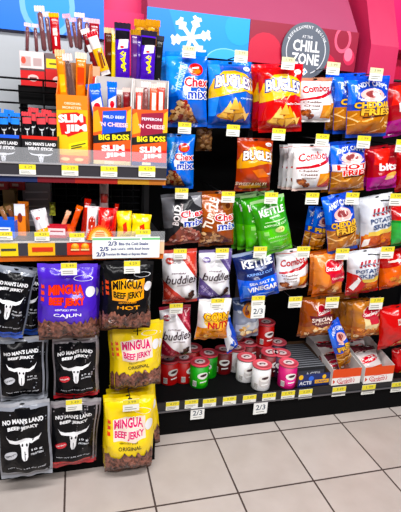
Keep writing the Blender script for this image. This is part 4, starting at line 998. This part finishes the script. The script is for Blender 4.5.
stick((84.5, 29), (100, 74), 8, .085, '#7c1f24', '#5a1a1e', 'slanted dark red stick beside the yellow wrapped one', SK, '#f1e4e4', lambda d: (d.rect('#f2eef0', -.9, .5, .9, .66)), clear=False)
def d_yel(d): d.rect('#f2b52c', -1, .1, 1, .62); d.line('#8a4a12', [(-.2, .16), (.1, .56)], .06); d.line('#5a2c12', [(.4, .2), (.5, .5)], .04)
stick((91, 32), (106, 75), 10, .075, '#efe6e4', '#5a1a1e', 'slanted stick in a yellow wrapper with brown marks', SK, '#c9303a', d_yel, clear=False)
stick((109, 28), (110, 78), 9, .09, '#4a2014', '#5a1a1e', 'dark brown wrapped stick beside the slanted yellow one', SK, '#e8c9a0', None, clear=False)
stick((114, 29), (113.5, 78), 4.5, .08, '#e0c048', '#5a1a1e', 'thin yellow edged stick beside the purple sticks', SK, '#e9d9c0', None, clear=False)
def d_pur(d):
    d.rect('#17131c', -1, .7, 1, .86); d.poly('#efe2ea', [(-.7, .52), (.7, .56), (.8, .72), (-.5, .7)]); d.ell('#d3303c', -.1, .57, .25, .02)
    pts = [(.05 + .35 * math.sin(k * 1.9), .14 + .035 * k) for k in range(11)]; d.line('#f2dc3e', pts, .035); d.line('#f2dc3e', [(.3, .14), (.1, .3), (.35, .48)], .03)
PG = 'purple wrapped snack sticks'
stick((122.5, 23), (122.5, 79), 14.5, .075, '#4a1fb4', '#5a1a1e', 'purple stick with yellow script beside the dark brown stick', PG, '#2a2432', d_pur, 'snack_stick', False)
stick((149, 31), (147, 80), 14.5, .07, '#4a1fb4', '#5a1a1e', 'purple stick with yellow script nearest the snowflake sign', PG, '#2a2432', d_pur, 'snack_stick', False)
stick((135, 30), (135, 79), 8, .09, '#5a2a70', '#5a1a1e', 'plain purple stick between the two lettered ones', PG, '#b88a3c', None, 'snack_stick', False)
stick((140.5, 36), (139, 79), 6, .085, '#4a2494', '#5a1a1e', 'narrow purple stick behind the nearest lettered stick', PG, '#4a2494', None, 'snack_stick', False)
for px, w, t in ((141.5, 13, 'golden brown ended stick over the plain purple one'), (153, 13, 'golden brown ended stick next to the snowflake sign')):
    stick((px, 20), (px - 1, 78), w, .12, '#a8701e', '#5a1a1e', t, 'golden ended sticks', '#c98f2c', lambda d: d.blobs(['#c9902c', '#8a5a14', '#e5b24a'], [(-.9, .6), (-.9, .85), (.9, .85), (.9, .6)], 12, .05, 2), 'snack_stick', False)
stick((160.5, 36), (157, 80), 7, .08, '#17171c', '#5a1a1e', 'black stick leaning at the end of the purple row', PG, '#3a3a44', None, 'snack_stick', False)
# gray tray that holds the purple sticks
c = unY(128, 79, .04)
# sticks in the tall orange carton
OS = 'sticks in the tall orange carton'
yy = slim.location.y
stick((59.5, 50), (65, 110), 9, yy + .035, '#ee8a2c', '#5a1a1e', 'orange wrapped stick at the near corner of the tall carton', OS, '#f2c9a0', lambda d: d.rect('#f6b84a', -.6, .3, .6, .6), clear=False)
stick((67, 54), (73, 112), 9, yy + .03, '#f0d8cc', '#3e1214', 'clear wrapped dark stick in the tall orange carton', OS, '#f1dcd8')
stick((81, 53), (80.5, 110), 10, yy + .03, '#ee8428', '#5a1a1e', 'orange wrapped stick at the far corner of the tall carton', OS, '#f4dccb', lambda d: d.rect('#c84a1c', -.7, .45, .7, .75), clear=False)
BS = 'packets in the blue panelled carton'
def d_bp(d): d.poly('#e9e4ea', [(-.8, .3), (.8, .4), (.8, .7), (-.8, .6)]); d.ell('#d8303c', 0, .5, .5, .08); d.rect('#c03a2a', -1, .1, 1, .25)
yy = b1.location.y
stick((93, 84), (101, 128), 13, yy + .02, '#1f5cd8', '#5a1a1e', 'blue packet leaning at the near side of the blue panelled carton', BS, '#2f74ec', d_bp, 'snack_stick', False)
stick((112, 82), (112, 126), 9, yy + .03, '#1f5cd8', '#5a1a1e', 'blue packet upright in the middle of the blue panelled carton', BS, '#2f74ec', d_bp, 'snack_stick', False)
stick((119, 90), (119, 128), 7, yy + .03, '#e9a05a', '#5a1a1e', 'clear packet beside the upright blue packet', BS, '#f0e6e0')
stick((126.5, 88), (127, 128), 7, yy + .03, '#7a1c20', '#5a1a1e', 'dark red packet at the far side of the blue panelled carton', BS, '#e8cfc8', None, 'snack_stick', False)
yy = b2.location.y
for top, w, c, e, cl, t in [((139.5, 88), 7, '#c23a30', '#f0dcd4', False, 'red packet at the near corner of the maroon panelled carton'), ((146, 82), 9, '#f0dcd4', '#f3e6e2', True, 'clear packet with dark stick in the maroon panelled carton'), ((154, 84), 8, '#cc5a3c', '#f0dcd4', False, 'rust packet in the middle of the maroon panelled carton'), ((161, 83), 8, '#c03a2c', '#f0dcd4', False, 'red packet leaning at the far corner of the maroon panelled carton')]:
    stick(top, (top[0] - 1, 128), w, yy + .03, c, '#6a1c1c', t, 'packets in the maroon panelled carton', e, None if cl else (lambda d: d.rect('#f3e4de', -.5, .4, .5, .8)), 'snack_stick', cl)
for kx, root, c, e, word in ((40.5, k1, '#141216', '#d8565c', 'red'), (3, k2, '#141216', '#3f86ec', 'blue')):
    for j, (dx, ty) in enumerate([(-14, 112), (-7, 108), (0, 113), (6, 110), (12, 113)]):
        if kx + dx < -6: continue
        stick((kx + dx, ty), (kx + dx + (2, -1, 3, -2, 1)[j], 150), 9, root.location.y + .03 + .008 * (j % 2), c, '#3a1414', '%s topped black packet %s in the %s edged carton' % (word, ('nearest the wall side', 'second along', 'in the middle', 'fourth along', 'nearest the tall orange carton')[j] if word == 'red' else ('first', 'second', 'in the middle', 'fourth along', 'nearest the red edged carton')[j], word), word + ' topped packets', e, lambda d: (d.skull('#e4e6ea', 0, .5, .6, .12), d.rect(e, -1, .7, 1, .9)), 'snack_stick', False)
# red boxes behind
def d_rb(d): d.rect('#e3d6d6', -1, .5, 1, 1); d.rect('#c4aaa8', -.9, .58, -.1, .85); d.ell('#d8584a', -.7, .74, .2, .1); d.rect('#b9a0a0', .1, .6, .8, .82); d.rect('#55474a', -1, .46, 1, .52); d.ell('#e9c4c0', .05, .25, .45, .1); d.line('#6a2a2c', [(-.25, .25), (.35, .25)], .04)
fr = zf(51, 86, .06, 33)
carton(33, 86, 24, .06, ZR + .003, fr, fr * 1.02, .1, '#c8242e', '#8c8486', '#7c1a20', d_rb, 'red stick box with a clear upper window nearest the white wall', 4)
def d_rb2(d): d.rect('#6a5a5c', -1, .55, 1, 1); d.rect('#f2d23a', -.9, .58, .6, .84); d.line('#5a4a1c', [(-.6, .7), (.3, .7)], .05); d.ell('#e9c4c0', .2, .25, .5, .1)
carton(56, 86, 20, .06, ZR + .003, fr, fr * 1.02, .1, '#c02a26', '#8c8486', '#7c1a20', d_rb2, 'red stick box with a yellow sticker behind the tall orange carton', 4)
carton(92, 87, 16, .07, ZR + .003, fr * .75, fr * .8, .1, '#c43a30', '#8c8486', '#7c1a20', lambda d: d.rect('#d9a888', -1, .6, 1, 1), 'small red box between the tall orange carton and the blue packet', 4)
fg = zf(77, 90, .04, 130)
carton(132, 91, 56, .035, ZR + .003, zf(76, 91, .035, 132), zf(70, 91, .035, 132), .12, '#c9c4c4', '#b9b4b4', '#a9a4a4', lambda d: d.rect('#e4e0e0', -.95, .1, .95, .3), 'pale grey carton holding the purple sticks', 4)

# small goods on the lower shelf
def lowbox(px, py0, py1, w, Y, base, fn, label, dep=.05, name='packet_box', yaw=8, cat='packet box'):
    h = zf(py0, py1, Y, px); c = unY(px, py1, Y); ww = wid(px, py1, w, Y); z = c.z
    r = empty(name, Matrix.Translation((c.x, Y, z)) @ Matrix.Rotation(math.radians(-yaw), 4, 'Z')); d = Design(ww / 2 / h); fn(d)
    panel('front_panel', ww, h, .002, base, d, 'card', r)
    q = MB(); q.box2((-ww / 2, .002, 0), (-ww / 2 + .002, dep, h * .9), mat(base, 'card')); q.box2((ww / 2 - .002, .002, 0), (ww / 2, dep, h * .9), mat(base, 'card')); q.box2((-ww / 2, dep - .002, 0), (ww / 2, dep, h), mat(base, 'card')); q.box2((-ww / 2, .002, 0), (ww / 2, dep, .002), mat(base, 'card')); q.build('box_body', r)
    tag(r, label, cat); return r
YS = YM + .03
ZB = ZM + .002
def toshelf(r):
    r.location.z = ZB; return r
lowbox(5, 220, 238, 21, YS, '#2a62d8', lambda d: (d.rect('#eef2fa', -.9, .3, .6, .6), d.line('#2a4a9a', [(-.7, .45), (.4, .47)], .06)), 'blue fronted packet box at the picture edge of the lower shelf')
lowbox(21, 204, 238, 11, YS + .03, '#ee8a2e', lambda d: (d.rect('#e8ecf6', -1, .66, 1, 1), d.ell('#7a2a20', .0, .6, .45, .14)), 'orange and white stick box beside the blue fronted box')
lowbox(57, 226, 238, 19, YS - .005, '#c0303c', lambda d: (d.rect('#f1dfe2', -.9, .25, .9, .8), d.line('#b03a48', [(-.7, .55), (.7, .55)], .12)), 'low red and pink box beside the white card packet', .03)
lowbox(70, 226, 238, 9, YS + .01, '#d8552c', lambda d: d.ell('#e8863c', 0, .5, .5, .3), 'small orange red box beside the sunburst card', .03)
def packet(top, bot, w, Y, base, fn, label, grp=None, yaw=0, depth=.018):
    BAGN[0] += 1; M, ww, h = frame(top, bot, w, Y, -.02, yaw); d = Design(ww / 2 / h); fn(d)
    body, tsm, bsm, S = bag_mesh(ww, h, depth, base, d, BAGN[0] * 1.1, nu=8, nv=10, crinkle=.7)
    r = empty('stick_packet', M); link('film_body', body, r); link('top_seal', tsm(base), r); link('bottom_seal', bsm(base), r); tag(r, label, 'packet', grp); return r
packet((38, 209), (45, 238), 15, YS + .02, '#e9e6ea', lambda d: (d.ell('#c94a4a', -.3, .7, .3, .06), d.poly('#efb43a', [(-1, 0), (1, 0), (1, .35), (-1, .3)])), 'white and yellow packet tilted on the lower shelf')
for k, (a, b, w, c) in enumerate([((0, 207), (14, 236), 5, '#9a6a4a'), ((8, 206), (20, 236), 5, '#7a4a30')]):
    stick(a, b, w, YS + .05, c, '#4a2014', ('tan stick leaning at the picture edge of the lower shelf', 'brown stick leaning beside the tan one')[k], 'loose sticks on the lower shelf', '#c9a07a', None, clear=False)
for a, b, w, c, e, t in [((69, 211), (58, 238), 4.5, '#e09a7a', '#f0c8b0', 'pale pink stick leaning beside the low red box'), ((80, 206), (69, 238), 6, '#d8562a', '#e8742c', 'orange stick leaning in front of the black bundle'), ((88, 199), (83, 238), 6, '#b02a20', '#d83a28', 'red stick upright beside the white windowed packet'), ((117, 204), (113, 236), 3.5, '#a82a24', '#c83a30', 'thin red stick between the red and yellow packets')]:
    stick(a, b, w, YS + .03, c, '#5a1a14', t, 'loose sticks on the lower shelf', e, None, clear=False)
packet((92, 206), (90, 238), 14, YS + .02, '#e6dfe2', lambda d: (d.ell('#b0382c', .1, .45, .55, .26), d.rect('#c83a30', -1, .03, -.6, .97)), 'white packet with a red sausage window behind the sunburst card')
packet((108, 208), (106, 238), 19, YS + .015, '#c8241e', lambda d: (d.poly('#e05040', [(-.8, .3), (-.3, .9), (0, .85), (-.4, .2)]), d.poly('#8c1412', [(.1, .15), (.4, .85), (.6, .8), (.4, .15)])), 'glossy red packet beside the yellow packets')
packet((104, 182), (104, 212), 9, YS + .09, '#e4c9c8', lambda d: d.rect('#a83a34', -.8, .3, .8, .6), 'pale packet with a red band standing behind the red packet')
d_y = lambda d: (d.poly('#d8402a', [(-.2, .15), (.3, .25), (.2, .6), (-.3, .5)]), d.ell('#f6ee9a', .3, .75, .4, .08))
packet((124, 211), (125, 238), 15, YS + .01, '#f1d32a', d_y, 'yellow packet standing beside the red packet', 'yellow packets')
packet((142, 214), (141, 238), 19, YS + .005, '#f1d32a', d_y, 'wider yellow packet with red pictures, nearest the snack bags', 'yellow packets', 5)
packet((52.5, 203), (52.5, 215), 6, YS + .16, '#d8dc6a', lambda d: d.rect('#8a8a40', -.7, .3, .7, .5), 'small yellow green card hanging at the wire grid')
# black bundle
q = MB()
vs = []; c = unY(90, 200, YS + .12)
bmb = bmesh.new(); bmesh.ops.create_icosphere(bmb, subdivisions=3, radius=1)
for v in bmb.verts:
    k = 1 + .25 * noise.noise(v.co * 2.3); v.co = Vector((v.co.x * .05 * k, v.co.y * .05 * k, v.co.z * .065 * k))
bmb.verts.index_update(); q.add([v.co.copy() for v in bmb.verts], [[v.index for v in f.verts] for f in bmb.faces], mat('#141014', 'film'), True); bmb.free()
o = q.build('plastic_bundle', None, Matrix.Translation((c.x, YS + .12, ZM + .062))); tag(o, 'crumpled black plastic bundle at the back of the lower shelf', 'bundle')
for px, w, t in ((3, 12, 'first'), (17, 16, 'second')):
    lowbox(px, 181, 190, w, YS + .17, '#b82a2c', lambda d: d.rect('#e8c4bc', -.6, .4, .2, .7), 'red box at the back of the lower shelf, %s from the picture edge' % t, .03)
lowbox(11, 190, 236, 12, YS + .13, '#8a6c3c', lambda d: d.rect('#2a2a48', -1, .1, 1, .5), 'brown and navy box at the back beside the orange box', .04)
lowbox(38, 183, 230, 28, YS + .17, '#8f8a90', lambda d: [d.line('#c4bfc4', [(-.8, .2 + .15 * k), (.8, .22 + .15 * k)], .03) for k in range(5)], 'grey striped box behind the wire grid', .03)
# sunburst card
def burst():
    c = unY(100, 240, YM - .013); w = wid(100, 240, 29, YM - .013); q = MB(); R_ = w / 2; n = 18; pts = []
    for i in range(2 * n + 1):
        t = math.pi * i / (2 * n); k = R_ * (1 if i % 2 else .86); pts.append((k * math.cos(t), k * 1.15 * math.sin(t)))
    d = Design(.5); P = [(p[0] / R_, p[1] / R_ * .8) for p in pts]
    h = R_ / .8
    d.raw('#f0a03a', [(x * .86, y * .86) for x, y in P], [tuple(range(len(P)))]); d.raw('#f8d8a8', [(x * .66, y * .66) for x, y in P], [tuple(range(len(P)))])
    for k in range(4): d.line('#d86a3a', [(-.38 + .03 * k, .12 + .1 * k), (.38 - .03 * k, .14 + .1 * k)], .05)
    o = panel('sunburst_card', 2 * R_, h, .0015, '#e0562a', d, 'card', None, Matrix.Translation((c.x, YM - .0125, c.z)), P)
    tag(o, 'orange sunburst card on the lower plastic fence', 'card')
burst()
# green and white price list
c = unY(126.5, 258, YM - .02); w = wid(126, 250, 67, YM - .02); h = zf(238, 259, YM - .02, 126); d = Design(w / 2 / h)
d.rect('#7fc48a', -1, .86, -.45, .96); d.rect('#7fc48a', .45, .86, 1, .96); d.line('#6aa876', [(-.4, .9), (.4, .9)], .06)
for k, (n_, t_) in enumerate((('2/3', 'Bite the Cold Steaks'), ('2/5', "Jack Link's 100% Beef Sticks"), ('2/3', 'Premium Big Meats or Express Meats'))):
    y = .7 - .25 * k; x = (-.42, -.66, -.76)[k]; d.text('#2a3676', n_, x, y, .13, .2, off=.03); d.text('#3f4a80', t_, x + .15 + (.48, .62, .62)[k], y - .02, (.44, .58, .62)[k], .14, off=.03)
o = panel('price_list', w, h, .002, '#f4f7f4', d, 'card', None, Matrix.Translation((c.x, YM - .02, c.z))); tag(o, 'white price list card with a green top edge on the lower rail', 'sign')

# ------------------------------------------------------------------ light
def area(name, loc, sx, sy, e, rot=(0, 0, 0), c=(1, 1, 1)):
    l = bpy.data.lights.new(name, 'AREA'); l.shape = 'RECTANGLE'; l.size = sx; l.size_y = sy; l.energy = e; l.color = c
    o = bpy.data.objects.new(name, l); o.location = loc; o.rotation_euler = rot; COL.objects.link(o)
area('ceiling_lamp', (.2, -1.3, 2.9), 3.6, .2, 98, (math.radians(16), 0, 0), (1, .985, .98))
area('ceiling_lamp', (.2, -2.6, 2.75), 4.0, .35, 90, (math.radians(20), 0, 0), (1, .985, .98))
w = bpy.data.worlds.new('world'); SC.world = w; w.use_nodes = True
w.node_tree.nodes['Background'].inputs['Color'].default_value = (.95, .97, 1, 1); w.node_tree.nodes['Background'].inputs['Strength'].default_value = .1
SC.view_settings.view_transform = 'Standard'; SC.view_settings.look = 'None'; SC.view_settings.gamma = 1; SC.view_settings.use_curve_mapping = False
SC.view_settings.exposure = -0.1
